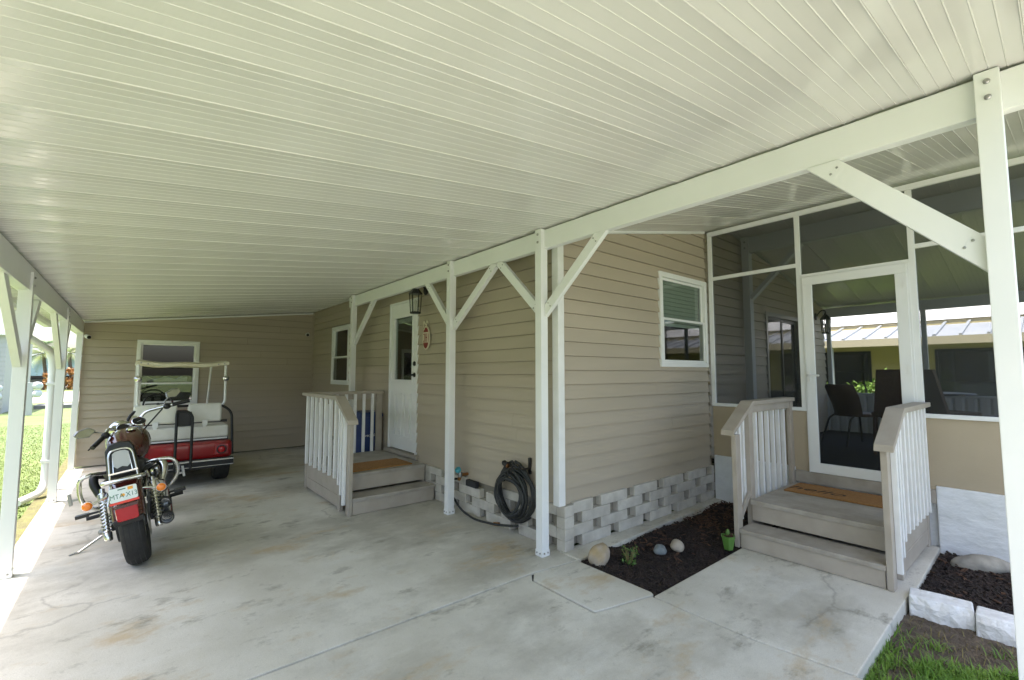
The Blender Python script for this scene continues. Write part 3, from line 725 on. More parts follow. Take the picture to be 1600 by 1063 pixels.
st, bxr, plr = stairs('porch_steps', 'taupe wooden steps with white balusters on both sides leading to the screen door', lambda s, l, z: Vector((3.945 + s, .835 + l, z)), .235, .350, .158, .965, ('lo', 'hi'), 1.04, (4.6, 1.3, 0))
YS = 4.68
st2, bxl, pll = stairs('side_door_steps', 'taupe wooden steps with white balusters on one side leading to the white door', lambda s, l, z: Vector((1.775 + l, YS + s, z)), .225, .370, .172, .955, ('lo',), 1.29, (2.2, 5.4, 0))
# back guard of the side-door steps, along the far edge
ye = YS + .225 + 1.29
def sb(nm, x0, x1, y0, y1, z0, z1, m='taupe', bev=.004): return MB().box(x0, x1, y0, y1, z0, z1).build(nm, m, st2, bevel=bev)
sb('post', 2.66, 2.745, ye + .002, ye + .040, .002, 1.16)
sb('handrail', 1.78 - .02, 2.755, ye - .02, ye + .09, 1.164, 1.202)
sb('apron', 1.80, 2.655, ye + .006, ye + .034, 1.09, 1.162)
for k in range(7):
    x = 1.86 + k * .122; sb('baluster', x - .017, x + .017, ye - .034, ye - .0, .372, 1.163, 'whitebright', .003)
sb('side_board', 2.70, 2.722, YS + .24, ye - .02, .02, .33)

# ------------------------------------------------------------------ door mats
mt = thing('doormat', 'brown coir doormat with the word hello before the screen door', 'doormat', (4.98, 1.36, .3515))
rg = []
MB().box(4.74, 5.16, .95, 1.735, .3512, .366).build('mat', 'coir', mt, bevel=.004)
text_part('lettering', 'hello', .17, 'coirdark', mt, Matrix.Translation((4.90 - 4.98, 1.52 - 1.36, .0152)) @ Matrix.Rotation(R(-90), 4, 'Z') @ Matrix.Scale(1.35, 4, (1, 0, 0)), .0006, .25)
mt2 = thing('doormat', 'plain brown coir doormat on the steps at the white side door', 'doormat', (2.25, 5.2, .3715))
MB().box(1.84, 2.60, 4.99, 5.42, .3712, .386).build('mat', 'coir', mt2, bevel=.004)

# ------------------------------------------------------------------ lanterns
def lantern(loc, rotz, label):
    t = thing('wall_lantern', label, 'lantern', loc, 'black wall lanterns', (0, 0, rotz))
    # local: wall at y = 0, lamp sticks out to -y
    b = lambda mb, n, m, **k: mb.build(n, m, t, local=True, **k)
    b(MB().lathe((0, 0, .06), (0, -1, 0), [(.060, 0), (.060, .012), (.045, .022), (.02, .026)], 16), 'backplate', 'blackmetal', smooth=40)
    b(MB().tube(fillet([(0, -.02, .07), (0, -.09, .16), (0, -.15, .15), (0, -.15, .10)], .05), .009, 8), 'arm', 'blackmetal', smooth=50)
    cx, cy = 0, -.15
    def hexr(r, z): return [Vector((cx + r * math.cos(q * math.pi / 3), cy + r * math.sin(q * math.pi / 3), z)) for q in range(6)]
    rf = b(MB().loft([hexr(.085, -.005), hexr(.080, .012), hexr(.045, .055), hexr(.022, .085), hexr(.012, .11)]), 'roof', 'blackmetal')
    b(MB().loft([hexr(.060, -.245), hexr(.068, -.235), hexr(.064, -.222)]), 'base', 'blackmetal')
    for q in range(6):
        p0, p1 = hexr(.060, -.225)[q], hexr(.074, -.004)[q]; b(MB().tube([p0, p1], .005, 6), 'bar', 'blackmetal')
        a0, a1, c0, c1 = hexr(.058, -.222)[q], hexr(.058, -.222)[(q + 1) % 6], hexr(.071, -.006)[q], hexr(.071, -.006)[(q + 1) % 6]
        b(MB().add([a0, a1, c1, c0], [(0, 1, 2, 3)]), 'pane', 'lanternglass')
    b(MB().lathe((cx, cy, -.222), (0, 0, 1), [(.013, 0), (.013, .09), (.016, .10), (.020, .125), (.008, .15)], 10), 'bulb', 'lampglass', smooth=50)
    return t
lantern((2.785, 5.04, 2.42), R(90), 'black hexagonal wall lantern beside the white entry door') .rotation_euler = (0, 0, R(-90))
lantern((9.02, 2.685, 2.36), 0, 'black hexagonal wall lantern inside the screened porch')
# security cameras
def seccam(loc, aim, label):
    t = thing('security_camera', label, 'camera', loc, 'small white security cameras')
    MB().lathe((0, 0, 0), (0, -1, 0), [(.030, 0), (.030, .010), (.014, .018), (.012, .05)], 14).build('mount', 'whitebright', t, local=True, smooth=40)
    d = Vector(aim).normalized(); c = Vector((0, -.07, 0))
    MB().lathe(c - d * .045, d, [(.020, 0), (.030, .008), (.032, .03), (.032, .085), (.028, .09)], 16).build('body', 'whitebright', t, local=True, smooth=40)
    MB().lathe(c + d * .0452, d, [(.027, 0), (.027, .003), (.016, .006)], 16).build('lens', 'black', t, local=True)
seccam((-.565, 9.662, 2.01), (.5, -1, -.3), 'white bullet security camera at the far left end of the rear wall')
seccam((2.655, 9.662, 2.22), (-.3, -1, -.4), 'white bullet security camera near the inside corner above the steps')
# wall sign
sg = thing('wall_sign', 'oval red and cream plaque with a raffia bow right of the entry door', 'sign', (2.775, 4.99, 1.88))
def ell(a, b, x, n=28, z=0): return [Vector((x, a * math.cos(q * 2 * math.pi / n), z + b * math.sin(q * 2 * math.pi / n))) for q in range(n)]
MB().loft([ell(.083, .145, -.003), ell(.083, .145, -.018)]).build('board', 'signcream', sg, local=True)
MB().loft([ell(.070, .130, -.0182), ell(.070, .130, -.021)]).build('field', 'signred', sg, local=True)
MB().box(-.024, -.0212, -.062, .062, -.060, .070).build('panel', 'signcream', sg, local=True)
mb = MB()
for q in ((-.043, -.031, -.045, .055), (-.012, .0, -.045, .055), (-.031, -.012, .0, .012), (.018, .030, -.045, .055), (.030, .046, .040, .055), (.030, .046, -.045, -.032), (-.05, .05, -.056, -.050)): mb.box(-.0258, -.0242, *q)
mb.build('lettering', 'signred', sg, local=True)
mb = MB(); rnd = random.Random(3)
for k in range(10):
    a = rnd.uniform(-.5, .5) + (0 if k < 4 else (math.pi if k % 2 else 0)); l = rnd.uniform(.04, .075)
    mb.tube(fillet([(-.012, 0, .155), (-.03, math.cos(a) * l * .6, .155 + abs(math.sin(a)) * l + .035), (-.02, math.cos(a) * l, .15 + rnd.uniform(-.02, .05))], .03, 3), .004, 5)
mb.tube([(-.012, 0, .145), (-.006, .006, .19), (-.004, 0, .225)], .004, 5); mb.tube([(-.02, .01, .15), (-.026, .03, .10)], .003, 5)
mb.build('raffia_bow', 'signcream', sg, local=True, smooth=60)

# ------------------------------------------------------------------ hose, tap
hs = thing('garden_hose', 'coiled black garden hose hanging on the wall between two white posts', 'hose', (2.70, 3.35, 0))
cy_, cz_ = 3.235, .365; pts = []; rr = random.Random(5)
for k in range(10):
    ry, rz = .25 - .010 * k + rr.uniform(-.012, .012), .262 - .012 * k + rr.uniform(-.012, .012); oy, oz, ox = rr.uniform(-.025, .025), rr.uniform(-.02, .01), rr.uniform(-.03, .03)
    for q in range(24):
        a = q * 2 * math.pi / 24 + 1.57; pts.append((2.725 - .010 * k + .02 * math.sin(a * 2 + k) + ox * .5 + .005 * q / 24, cy_ + oy + ry * math.cos(a), cz_ + oz + rz * math.sin(a)))
MB().tube(pts, .0135, 7).build('coil', 'hose', hs, smooth=60)
ld = fillet([(2.69, 4.12, .34), (2.67, 4.21, .33), (2.66, 4.24, .18), (2.64, 4.0, .055), (2.62, 3.72, .03), (2.63, 3.40, .06), (2.68, 3.15, .10)], .10, 5)
MB().tube(ld, .011, 7).build('lead', 'hose', hs, smooth=60)
MB().tube([(2.69, 3.30, .600), (2.685, 3.33, .605)], .02, 10).build('coupling', 'brass', hs); MB().lathe((2.685, 3.335, .615), (0, 1, .3), [(.018, -.03), (.026, -.02), (.026, .02), (.014, .04)], 10).build('nozzle', 'black', hs, smooth=40)
MB().tube([(2.66, 3.40, .06), (2.65, 3.46, .05)], .018, 10).build('coupling', 'brass', hs)
hk = thing('hose_hook', 'dark metal wall hook holding the coiled hose', 'hook', (2.78, 3.28, .6))
MB().box(2.768, 2.784, 3.085, 3.115, .55, .69).tube(fillet([(2.775, 3.10, .60), (2.66, 3.10, .60), (2.645, 3.10, .65)], .03), .009, 6).build('hook', 'blackmetal', hk)
tp = thing('garden_tap', 'brass garden tap with a turquoise timer above the block skirting', 'tap', (2.72, 4.09, .3))
MB().tube([(2.78, 4.09, .385), (2.68, 4.09, .385)], .016, 10).tube([(2.69, 4.09, .39), (2.69, 4.12, .33)], .018, 10).build('spout', 'brass', tp, smooth=50)
MB().lathe((2.675, 4.10, .425), (-.6, 0, .8), [(.01, -.02), (.030, 0), (.034, .02), (.030, .035)], 14).build('timer', 'turquoise', tp, smooth=40)
MB().lathe((2.685, 4.09, .395), (0, 0, 1), [(.02, -.03), (.024, 0), (.02, .02)], 10).build('valve', 'castalu', tp, smooth=40)
MB().box(2.715, 2.76, 3.86, 4.03, .285, .345).build('vent_opening', 'dark', tp)

# ------------------------------------------------------------------ bin behind the guard
bn = thing('recycling_bin', 'dark blue plastic bin behind the balusters of the side steps', 'bin', (2.62, 6.45, 0))
def rbx(w2, d2, z, r=.04):
    o = []
    for sx, sy, a0 in ((1, 1, 0), (-1, 1, 90), (-1, -1, 180), (1, -1, 270)):
        for k in range(4):
            a = R(a0 + k * 30); o.append(Vector((sx * (w2 - r) + r * math.cos(a), sy * (d2 - r) + r * math.sin(a), z)))
    return o
MB().loft([rbx(.125, .17, .0), rbx(.155, .21, .80), rbx(.155, .21, .83)]).build('body', 'blueplastic', bn, local=True, smooth=40)
MB().loft([rbx(.172, .225, .832), rbx(.172, .225, .862), rbx(.15, .20, .90)]).build('lid', 'blueplastic', bn, local=True, smooth=40)
text_part('lettering', 'recycle', .055, 'whitebright', bn, Matrix.Translation((-.02, -.205, .58)) @ Matrix.Rotation(R(92), 4, 'X'), .001, .3)

# ------------------------------------------------------------------ garden stones, plants
def stone(name, label, loc, sx, sy, sz, m, rot=0, seed=1, fl=.7, rough=.0):
    rr = random.Random(seed); bm = bmesh.new(); bmesh.ops.create_icosphere(bm, subdivisions=3, radius=1)
    ph = [(rr.uniform(.8, 2.2), Vector((rr.uniform(-1, 1), rr.uniform(-1, 1), rr.uniform(-1, 1))).normalized(), rr.uniform(0, 6)) for _ in range(7)]
    for v in bm.verts:
        d = sum(.06 * math.sin(f * 2.2 * v.co.dot(n) + p) for f, n, p in ph); 
        d += rough * sum(math.sin(5.5 * f * v.co.dot(n) + 2 * p) for f, n, p in ph); v.co *= 1 + d
        v.co = Vector((v.co.x * sx, v.co.y * sy, max(v.co.z, -fl) * sz))
    me = bpy.data.meshes.new(name); bm.to_mesh(me); bm.free()
    for p in me.polygons: p.use_smooth = True
    o = link(name, me, m); o.location = loc; o.rotation_euler.z = rot; return tag(o, label, 'stone', 'stones in the mulch beds')
stone('stone', 'tall rugged yellowish boulder at the block corner of the bed', (2.83, 2.36, .045), .095, .075, .10, 'yellowstone', .5, 4, rough=.028)
stone('stone', 'small flat bluish grey stone in the mulch', (3.40, 2.20, .0), .065, .05, .035, 'slate', .3, 8, rough=.022)
stone('stone', 'small rounded speckled beige stone in the mulch', (3.57, 2.14, .012), .068, .055, .05, 'beigestone', .8, 12)
stone('stone', 'long smooth grey stone in the bed beside the stucco base', (5.02, .47, -.005), .12, .20, .07, 'greystone', .5, 21, rough=.010)
# white edging blocks
def edging(loc, rot, L, label, kink):
    t = thing('edging_block', label, 'edging block', loc, 'white painted edging blocks', (0, 0, rot))
    rr = random.Random(int(L * 1000) + 3); n = 9; fr = []; bk = []
    rings = []
    for i in range(n):
        u = -L / 2 + L * i / (n - 1); k = kink * (1 - abs(2 * i / (n - 1) - 1)) if kink else 0
        j = lambda: rr.uniform(-.008, .008)
        rings.append([Vector((u, .085 + k * .5, -.05)), Vector((u, .085 + k * .5, .095)), Vector((u, -.06 - k + j(), .098)), Vector((u, -.085 - k + j(), .06 + j())), Vector((u, -.09 - k + j(), .02 + j())), Vector((u, -.085 - k + j(), -.05))])
    MB().loft(rings).build('block', 'whitestone', t, local=True, bevel=.006, bseg=1)
    return t
edging((3.965, .575, -.058), R(-82), .295, 'white rough-faced edging block at the corner of the walkway', .02)
edging((3.955, .26, -.058), R(-88), .31, 'white rough-faced edging block beside the right white post', 0)

def leafy(mb, c, r, n, size, rr, flat=.6):
    for _ in range(n):
        d = Vector((rr.gauss(0, 1), rr.gauss(0, 1), rr.gauss(0, flat))).normalized() * r * rr.random() ** .4; p = Vector(c) + Vector((d.x, d.y, d.z))
        a = Vector((rr.gauss(0, 1), rr.gauss(0, 1), rr.gauss(0, 1))).normalized(); b = a.cross(Vector((rr.gauss(0, 1), rr.gauss(0, 1), rr.gauss(0, 1)))).normalized(); s = size * rr.uniform(.6, 1.3)
        mb.add([p - a * s, p + b * s * .45, p + a * s, p - b * s * .45], [(0, 1, 2, 3)])
pt = thing('small_plant', 'scraggly little yellow-green plant in the mulch by the boulder', 'plant', (2.99, 2.20, -.03)); rr = random.Random(2)
mb = MB(); lf = MB()
for k in range(9):
    a = rr.uniform(0, 6.28); l = rr.uniform(.05, .10); tip = Vector((math.cos(a) * l * .7, math.sin(a) * l * .7, rr.uniform(.10, .19))); mb.tube([(0, 0, .0), tip * .5 + Vector((0, 0, .02)), tip], [.006, .005, .003], 5); leafy(lf, tip, .025, 8, .012, rr)
leafy(lf, (0, .01, .05), .06, 60, .017, rr)
mb.build('stem', 'grassdry', pt, local=True); lf.build('leaves', 'leaf', pt, local=True)
po = thing('succulent_pot', 'small green pot with a cactus beside the porch steps', 'pot', (3.845, 1.845, .001))
MB().lathe((0, 0, .0), (0, 0, 1), [(.036, .002), (.042, .03), (.055, .098), (.059, .100), (.059, .112), (.053, .112), (.050, .096)], 6).build('pot', 'greenpot', po, local=True)
MB().lathe((0, 0, .094), (0, 0, 1), [(.049, 0), (.03, .004), (.002, .006)], 10).build('soil', 'mulchbrown', po, local=True)
MB().ball((.008, .006, .125), .018, .018, .036).build('cactus', 'leaf', po, local=True, smooth=60)
mb = MB(); rr = random.Random(6); leafy(mb, (-.008, -.01, .108), .035, 60, .014, rr); mb.build('succulent_leaves', 'mulchbrown', po, local=True)

# ------------------------------------------------------------------ porch furniture
def curve_back(t, rad, a0, a1, zs, m, y0=0):
    rings = []
    for z, k, lean in zs: rings.append([Vector((rad * k * math.sin(a0 + (a1 - a0) * q / 14), y0 + lean + rad * k * (math.cos(a0 + (a1 - a0) * q / 14)), z)) for q in range(15)])
    inner = [[p + Vector((-p.x, -(p.y - y0), 0)).normalized() * .02 for p in r] for r in rings]
    mb = MB(); mb.loft(rings, False, False); mb.loft(inner, False, False)
    n = 15
    for k in range(len(rings) - 1):
        for q in (0, 14): mb.add([rings[k][q], rings[k + 1][q], inner[k + 1][q], inner[k][q]], [(0, 1, 2, 3)])
    for k in (0, -1):
        for q in range(14): mb.add([rings[k][q], rings[k][q + 1], inner[k][q + 1], inner[k][q]], [(0, 1, 2, 3)])
    return mb.build('backrest', m, t, local=True, smooth=50)
def wicker_chair(loc, rotz, label):
    t = thing('wicker_chair', label, 'chair', loc, 'wicker chairs in the screened porch', (0, 0, rotz))
    # local: faces -y; back at +y
    MB().loft([[Vector((.25 * math.cos(q * math.pi / 10) ** 1 if 1 else 0, .25 * math.sin(q * math.pi / 10), z)) for q in range(20)] for z in (.40, .44)]).build('seat', 'wicker', t, local=True)
    curve_back(t, .25, R(-72), R(72), [(.44, .98, 0), (.56, 1.02, .02), (.68, 1.08, .05), (.80, 1.06, .10), (.84, .99, .11)], 'wicker')
    for sx in (-1, 1):
        MB().tube(fillet([(sx * .20, -.18, .41), (sx * .25, -.24, .36), (sx * .25, -.26, .0)], .08), .013, 8).build('leg', 'blackmetal', t, local=True, smooth=50)
        MB().tube(fillet([(sx * .18, .16, .41), (sx * .21, .23, .36), (sx * .25, .33, .0)], .08), .013, 8).build('leg', 'blackmetal', t, local=True, smooth=50)
    return t
wicker_chair((7.85, 1.90, .452), R(50), 'round-backed brown wicker chair seen through the porch door')
wicker_chair((8.6, .45, .452), R(150), 'round-backed brown wicker chair at the right edge of the porch')
def tall_chair(loc, rotz, label):
    t = thing('high_back_chair', label, 'chair', loc, 'tall dark chairs in the screened porch', (0, 0, rotz))
    MB().box(-.23, .23, -.24, .22, .46, .52).build('seat', 'wicker', t, local=True, bevel=.015)
    MB().loft([[Vector((sx * (.205 - .012 * k), .20 + .03 * k + sy, .50 + .135 * k)) for sx, sy in ((-1, 0), (1, 0), (1, .045), (-1, .045))] for k in range(5)]).build('backrest', 'wicker', t, local=True)
    for sx in (-.2, .2):
        for sy in (-.21, .2): MB().tube([(sx, sy, .47), (sx * 1.05, sy * 1.1, 0)], .018, 8).build('leg', 'wicker', t, local=True)
    return t
tall_chair((7.30, 1.36, .452), R(100), 'tall dark woven chair partly hidden by the hinge side of the porch door')
tall_chair((7.9, .98, .452), R(60), 'tall dark woven chair behind the right screen panel')
tb = thing('porch_table', 'round dark-topped table among the porch chairs', 'table', (8.45, 1.25, .452))
MB().lathe((0, 0, .70), (0, 0, 1), [(.50, 0), (.52, .012), (.50, .03)], 32).build('top', 'black', tb, local=True)
MB().lathe((0, 0, 0), (0, 0, 1), [(.24, 0), (.22, .03), (.05, .06), (.04, .66), (.12, .70)], 16).build('pedestal', 'blackmetal', tb, local=True, smooth=40)

# ------------------------------------------------------------------ motorcycle
def motorcycle():
    t = thing('motorcycle', 'dark red cruiser motorcycle leaning on its kickstand, seen from behind', 'motorcycle', (.115, 4.63, 0), None, None)
    lean, yaw = R(-10.5), R(-2.0)
    t.rotation_mode = 'QUATERNION'
    from mathutils import Quaternion
    t.rotation_quaternion = Quaternion((0, 0, 1), yaw) @ Quaternion((0, 1, 0), lean)
    B = lambda mb, n, m, par=None, **k: mb.build(n, m, par or t, local=True, **k)
    def wheel(cy, rad, wd, name, Rm=None):
        prof = []
        for k in range(13):
            a = -math.pi / 2 + math.pi * k / 12
            prof.append((rad - wd * .42 + wd * .42 * (abs(math.cos(a)) ** .55), math.sin(a) * wd / 2))
        prof = [(rad - wd * .80, -wd * .36)] + prof + [(rad - wd * .80, wd * .36)]
        c = Vector((0, cy, rad)); X = Vector((1, 0, 0))
        f = Rm or (lambda v: v)
        tyre = B(MB().lathe(c, X, prof, 40, cap=False).xf(f), name, 'rubber', smooth=40)
        g = MB()
        for o in (-.30, -.10, .12, .30):
            rr_ = rad - wd * .42 + wd * .42 * (math.cos(math.asin(min(1, abs(o) * 2))) ** .55) + .0006
            g.lathe(c, X, [(rr_, o * wd - .003), (rr_ + .0002, o * wd), (rr_, o * wd + .003)], 40, cap=False)
        B(g.xf(f), 'tread_groove', 'black', tyre)
        ri = rad - wd * .80
        B(MB().lathe(c, X, [(ri + .005, -wd * .37), (ri - .02, -wd * .34), (ri - .03, -.01), (ri - .03, .01), (ri - .02, wd * .34), (ri + .005, wd * .37)], 32, cap=False).xf(f), 'rim', 'castalu', tyre, smooth=30)
        s = MB()
        for q in range(9):
            a = q * 2 * math.pi / 9; s.bar(c + Vector((0, math.cos(a), math.sin(a))) * .04, c + Vector((0, math.cos(a), math.sin(a))) * (ri - .02), .022, .014, (1, 0, 0))
        s.lathe(c, X, [(.05, -.07), (.05, .07)], 16); B(s.xf(f), 'spokes', 'castalu', tyre)
        return tyre
    rw_ = wheel(0, .318, .145, 'rear_tyre')
    B(MB().lathe((.088, 0, .318), (1, 0, 0), [(.14, 0), (.14, .005), (.06, .006)], 30), 'brake_disc', 'steel', rw_)
    B(MB().lathe((-.10, 0, .318), (1, 0, 0), [(.12, 0), (.12, .028), (.05, .03)], 30), 'drive_pulley', 'black', rw_)
    # steering group: turned to the left about the steering head
    SH = Vector((0, 1.22, .88)); SA = Vector((0, -.5, .866)).normalized(); Q = Matrix.Rotation(R(32), 4, SA)
    def ST(v): return SH + (Q @ (Vector(v) - SH))
    fw_ = wheel(1.62, .318, .10, 'front_tyre', ST)
    for sx in (-.09, .09): B(MB().tube([(sx, 1.62, .318), (sx, 1.44, .63)], .028, 10).tube([(sx, 1.44, .63), (sx, 1.18, 1.0)], .021, 10).xf(ST), 'fork', 'chrome', smooth=50)
    rg = []
    for k in range(13):
        a = R(10 + 130 * k / 12); rr_ = .345; w2 = .065
        rg.append([Vector((x, 1.62 - math.cos(a) * (rr_ - abs(x) * .35), .318 + math.sin(a) * (rr_ - abs(x) * .35))) for x in (-w2, -w2 * .5, 0, w2 * .5, w2)])
    B(MB().loft(rg, False, False).xf(ST), 'front_fender', 'maroon', smooth=60)
    B(MB().lathe((0, 1.30, .93), (0, 1, -.1), [(.02, -.09), (.07, -.06), (.09, 0), (.092, .04), (.08, .05), (.02, .055)], 24).xf(ST), 'headlamp', 'chrome', smooth=40)
    # rear fender
    rg = []
    for k in range(17):
        a = R(18 + 102 * k / 16); rr_ = .352; w2 = .092
        rg.append([Vector((x, -math.cos(a) * (rr_ - dd), .318 + math.sin(a) * (rr_ - dd))) for x, dd in ((-w2, .075), (-w2, .03), (-w2 * .8, .008), (0, 0), (w2 * .8, .008), (w2, .03), (w2, .075))])
    fd = B(MB().loft(rg, False, False), 'rear_fender', 'maroon', smooth=50)
    for sx in (-1, 1):
        B(MB().bar((sx * .104, -.24, .50), (sx * .112, .40, .62), .014, .05), 'fender_strut', 'chrome', fd, bevel=.004)
    B(MB().loft([[Vector((x, -.352 - y_, z)) for x, z in ((-.08, .395), (.08, .395), (.088, .432), (-.088, .432))] for y_ in (-.03, .006)]), 'fender_tip', 'black', fd, bevel=.006)
    # tail lamp, plate
    def rr2(w2, z0, z1, y, r=.015):
        o = []
        for sx, sz, a0 in ((1, 1, 0), (-1, 1, 90), (-1, -1, 180), (1, -1, 270)):
            for k in range(4):
                a = R(a0 + k * 30); o.append(Vector((sx * (w2 - r) + r * math.cos(a), y, (z1 - r if sz > 0 else z0 + r) + r * math.sin(a))))
        return o
    tl = B(MB().loft([rr2(.062, .425, .53, -.33), rr2(.062, .425, .53, -.375), rr2(.058, .43, .525, -.385)]), 'tail_lamp', 'redlens', smooth=40)
    B(MB().loft([rr2(.066, .521, .542, -.33, .006), rr2(.066, .521, .542, -.388, .006)]), 'lamp_bezel', 'maroon', tl)
    pc = Vector((0, -.405, .622)); PR = Matrix.Rotation(R(78), 4, 'X'); PM = Matrix.Translation(pc) @ PR @ Matrix.Scale(.86, 4)
    pl = B(MB().loft([[PM @ Vector((p.x, p.z, y_)) for p in rr2(.088, -.055, .055, 0, .012)] for y_ in (-.0012, .0012)]), 'number_plate', 'plate')
    B(MB().box(-.092, .092, -.074, -.056, -.006, .004).xf(lambda v: PM @ v), 'reflector_strip', 'redstrip', pl)
    text_part('lettering', 'MTA X13', .052, 'plategreen', pl, PM @ Matrix.Translation((0, -.014, .0018)) @ Matrix.Scale(.84, 4, (1, 0, 0)), .0005)
    B(MB().box(.030, .064, .022, .046, .0014, .0022).xf(lambda v: PM @ v), 'sticker', 'plateorange', pl)
    B(MB().lathe((0, 0, 0), (0, 0, 1), [(.013, .0014), (.012, .0020)], 12).xf(lambda v: PM @ (v + Vector((-.004, -.010, -.0003)))), 'emblem', 'plateorange', pl)
    B(MB().box(-.032, .018, .034, .042, .0014, .0020).xf(lambda v: PM @ v), 'heading', 'plategreen', pl)
    # turn signals
    for sx in (-1, 1):
        B(MB().tube([(sx * .10, -.26, .60), (sx * .20, -.28, .575)], .010, 8).lathe((sx * .205, -.245, .575), (0, -1, 0), [(.018, -.01), (.030, .01), (.032, .035), (.031, .04)], 18), 'signal_arm', 'chrome', smooth=40)
        B(MB().lathe((sx * .205, -.2855, .575), (0, -1, 0), [(.029, 0), (.027, .008), (.016, .015), (.004, .017)], 18), 'turn_signal', 'amber', smooth=50)
    # shocks
    for sx in (-1, 1):
        a, b = Vector((sx * .150, -.06, .27)), Vector((sx * .150, .06, .60)); d = (b - a).normalized(); n = d.cross(Vector((1, 0, 0))).normalized(); m_ = d.cross(n)
        sh = B(MB().tube([a - d * .03, b + d * .01], .016, 10).lathe(a, d, [(.02, -.03), (.026, -.02), (.026, .03), (.018, .04)], 12).lathe(a + d * .26, d, [(.032, 0), (.032, .06), (.02, .07)], 14), 'shock', 'chrome', smooth=40)
        B(MB().tube([a + d * (.03 + .24 * k / 96) + n * .029 * math.cos(k * 2 * math.pi / 10) + m_ * .029 * math.sin(k * 2 * math.pi / 10) for k in range(97)], .0048, 5), 'spring', 'chrome', sh, smooth=60)
    B(MB().bar((-.115, -.02, .318), (-.115, .55, .33), .03, .05).bar((.115, -.02, .318), (.115, .55, .33), .03, .05), 'swingarm', 'black', bevel=.006)
    # seat, sissy bar
    def se(y_, w2, z0, z1, n=16, e=.6):
        o = []
        for q in range(n):
            a = q * 2 * math.pi / n; c_, s_ = math.cos(a), math.sin(a); o.append(Vector((w2 * math.copysign(abs(c_) ** e, c_), y_, (z0 + z1) / 2 + (z1 - z0) / 2 * math.copysign(abs(s_) ** e, s_))))
        return o
    B(MB().loft([se(-.08, .06, .68, .71), se(-.04, .10, .665, .735), (se(.12, .115, .66, .755)), se(.24, .12, .655, .745), se(.30, .15, .63, .70), se(.45, .165, .62, .69), se(.60, .13, .62, .70), se(.70, .07, .64, .72)]), 'seat', 'leather', smooth=60)
    TB = Matrix.Translation((0, -.10, .70)) @ Matrix.Rotation(R(-14), 4, 'X') @ Matrix.Rotation(0, 4, 'Z')
    def tz(v): v = Vector(v); return TB @ Vector((v.x, v.y, v.z))
    def arch(w0, w1, h, ins, y_):
        w0, w1, ins = w0 * .78, w1 * .78, ins * .85
        pts = [(-w0 + ins, ins * .6), (-w1 + ins, h * .80 - ins * .3), (-w1 * .72 + ins * .5, h - ins), (0, h * 1.04 - ins), (w1 * .72 - ins * .5, h - ins), (w1 - ins, h * .80 - ins * .3), (w0 - ins, ins * .6)]
        return [tz((x, y_, z)) for x, z in pts]
    bp = B(MB().loft([arch(.122, .112, .245, .012, .045), arch(.122, .112, .245, 0, .03), arch(.122, .112, .245, 0, -.005), arch(.122, .112, .245, .012, -.018)]), 'backrest_pad', 'leather', smooth=50)
    fr = arch(.112, .102, .20, .010, -.022); B(MB().tube(fillet([tz((-.082, -.026, -.06))] + fr + [tz((.082, -.026, -.06))], .03, 4), .0085, 8), 'backrest_frame', 'chrome', bp, smooth=60)
    fi = arch(.108, .098, .19, .034, -.022); B(MB().tube(fi, .005, 6), 'inner_frame', 'chrome', bp, smooth=60)
    B(MB().prism([tz((x, -.027, z)) for x, z in ((-.050, .075), (-.048, .165), (-.03, .18), (0, .184), (.03, .18), (.048, .165), (.050, .075), (.03, .055), (0, .066), (-.03, .055))], Vector((0, .004, 0))), 'emblem_plate', 'silversheen', bp)
    B(MB().bar(tz((-.085, -.03, .022)), tz((.085, -.03, .022)), .012, .012), 'cross_bar', 'chrome', bp)
    B(MB().tube([(-.115, -.20, .685), (-.10, -.235, .69), (.10, -.235, .69), (.115, -.20, .685)], .016, 10).tube([(-.115, -.2, .685), (-.118, .1, .66)], .012, 8).tube([(.115, -.2, .685), (.118, .1, .66)], .012, 8), 'luggage_rail', 'chrome', smooth=50)
    # guard loops beside the rear wheel
    for sx in (-1, 1):
        B(MB().tube(fillet([(sx * .12, .20, .70), (sx * .19, .06, .735), (sx * (.285 + .025 * sx), .06, .72), (sx * (.305 + .025 * sx), .08, .60), (sx * .26, .10, .50), (sx * .15, .14, .43)], .08, 5), .0145, 10), 'guard_bar', 'chrome', smooth=60)
        B(MB().tube(fillet([(sx * .12, .62, .60), (sx * .22, .50, .66), (sx * .235, .46, .60), (sx * .20, .42, .50)], .05, 5), .03, 10), 'side_cover', 'chrome' if sx > 0 else 'black', smooth=60)
        B(MB().tube([(sx * .16, .30, .40), (sx * .34, .30, .40)], .009, 8).box(*(sorted((sx * .27, sx * .35))), .275, .325, .388, .412), 'foot_peg', 'blackmetal')
        B(MB().box(*(sorted((sx * .345, sx * .365))), .24, .265, .51, .60).bar((sx * .30, .25, .545), (sx * .35, .25, .545), .016, .016), 'passenger_peg', 'castalu', bevel=.003)
        B(MB().tube([(sx * .18, .62, .30), (sx * .33, .62, .30)], .016, 8), 'rider_peg', 'black')
    # tank
    tk = B(MB().loft([se(.62, .05, .72, .80, 20, .8), se(.68, .11, .68, .86, 20, .8), se(.80, .150, .66, .925, 20, .8), se(.95, .165, .67, .955, 20, .8), se(1.08, .145, .70, .955, 20, .8), se(1.17, .10, .76, .94, 20, .8), se(1.21, .05, .80, .90, 20, .8)]), 'fuel_tank', 'maroon', smooth=80)
    B(MB().lathe((.04, .86, .940), (0, 0, 1), [(.038, 0), (.038, .012), (.028, .02), (.005, .022)], 18), 'fuel_cap', 'chrome', tk, smooth=40)
    # engine
    en = B(MB().lathe((0, .72, .30), (1, 0, 0), [(.10, -.13), (.15, -.11), (.15, .11), (.10, .13)], 20).box(-.11, .11, .40, .70, .22, .44), 'crankcase', 'castalu', smooth=40)
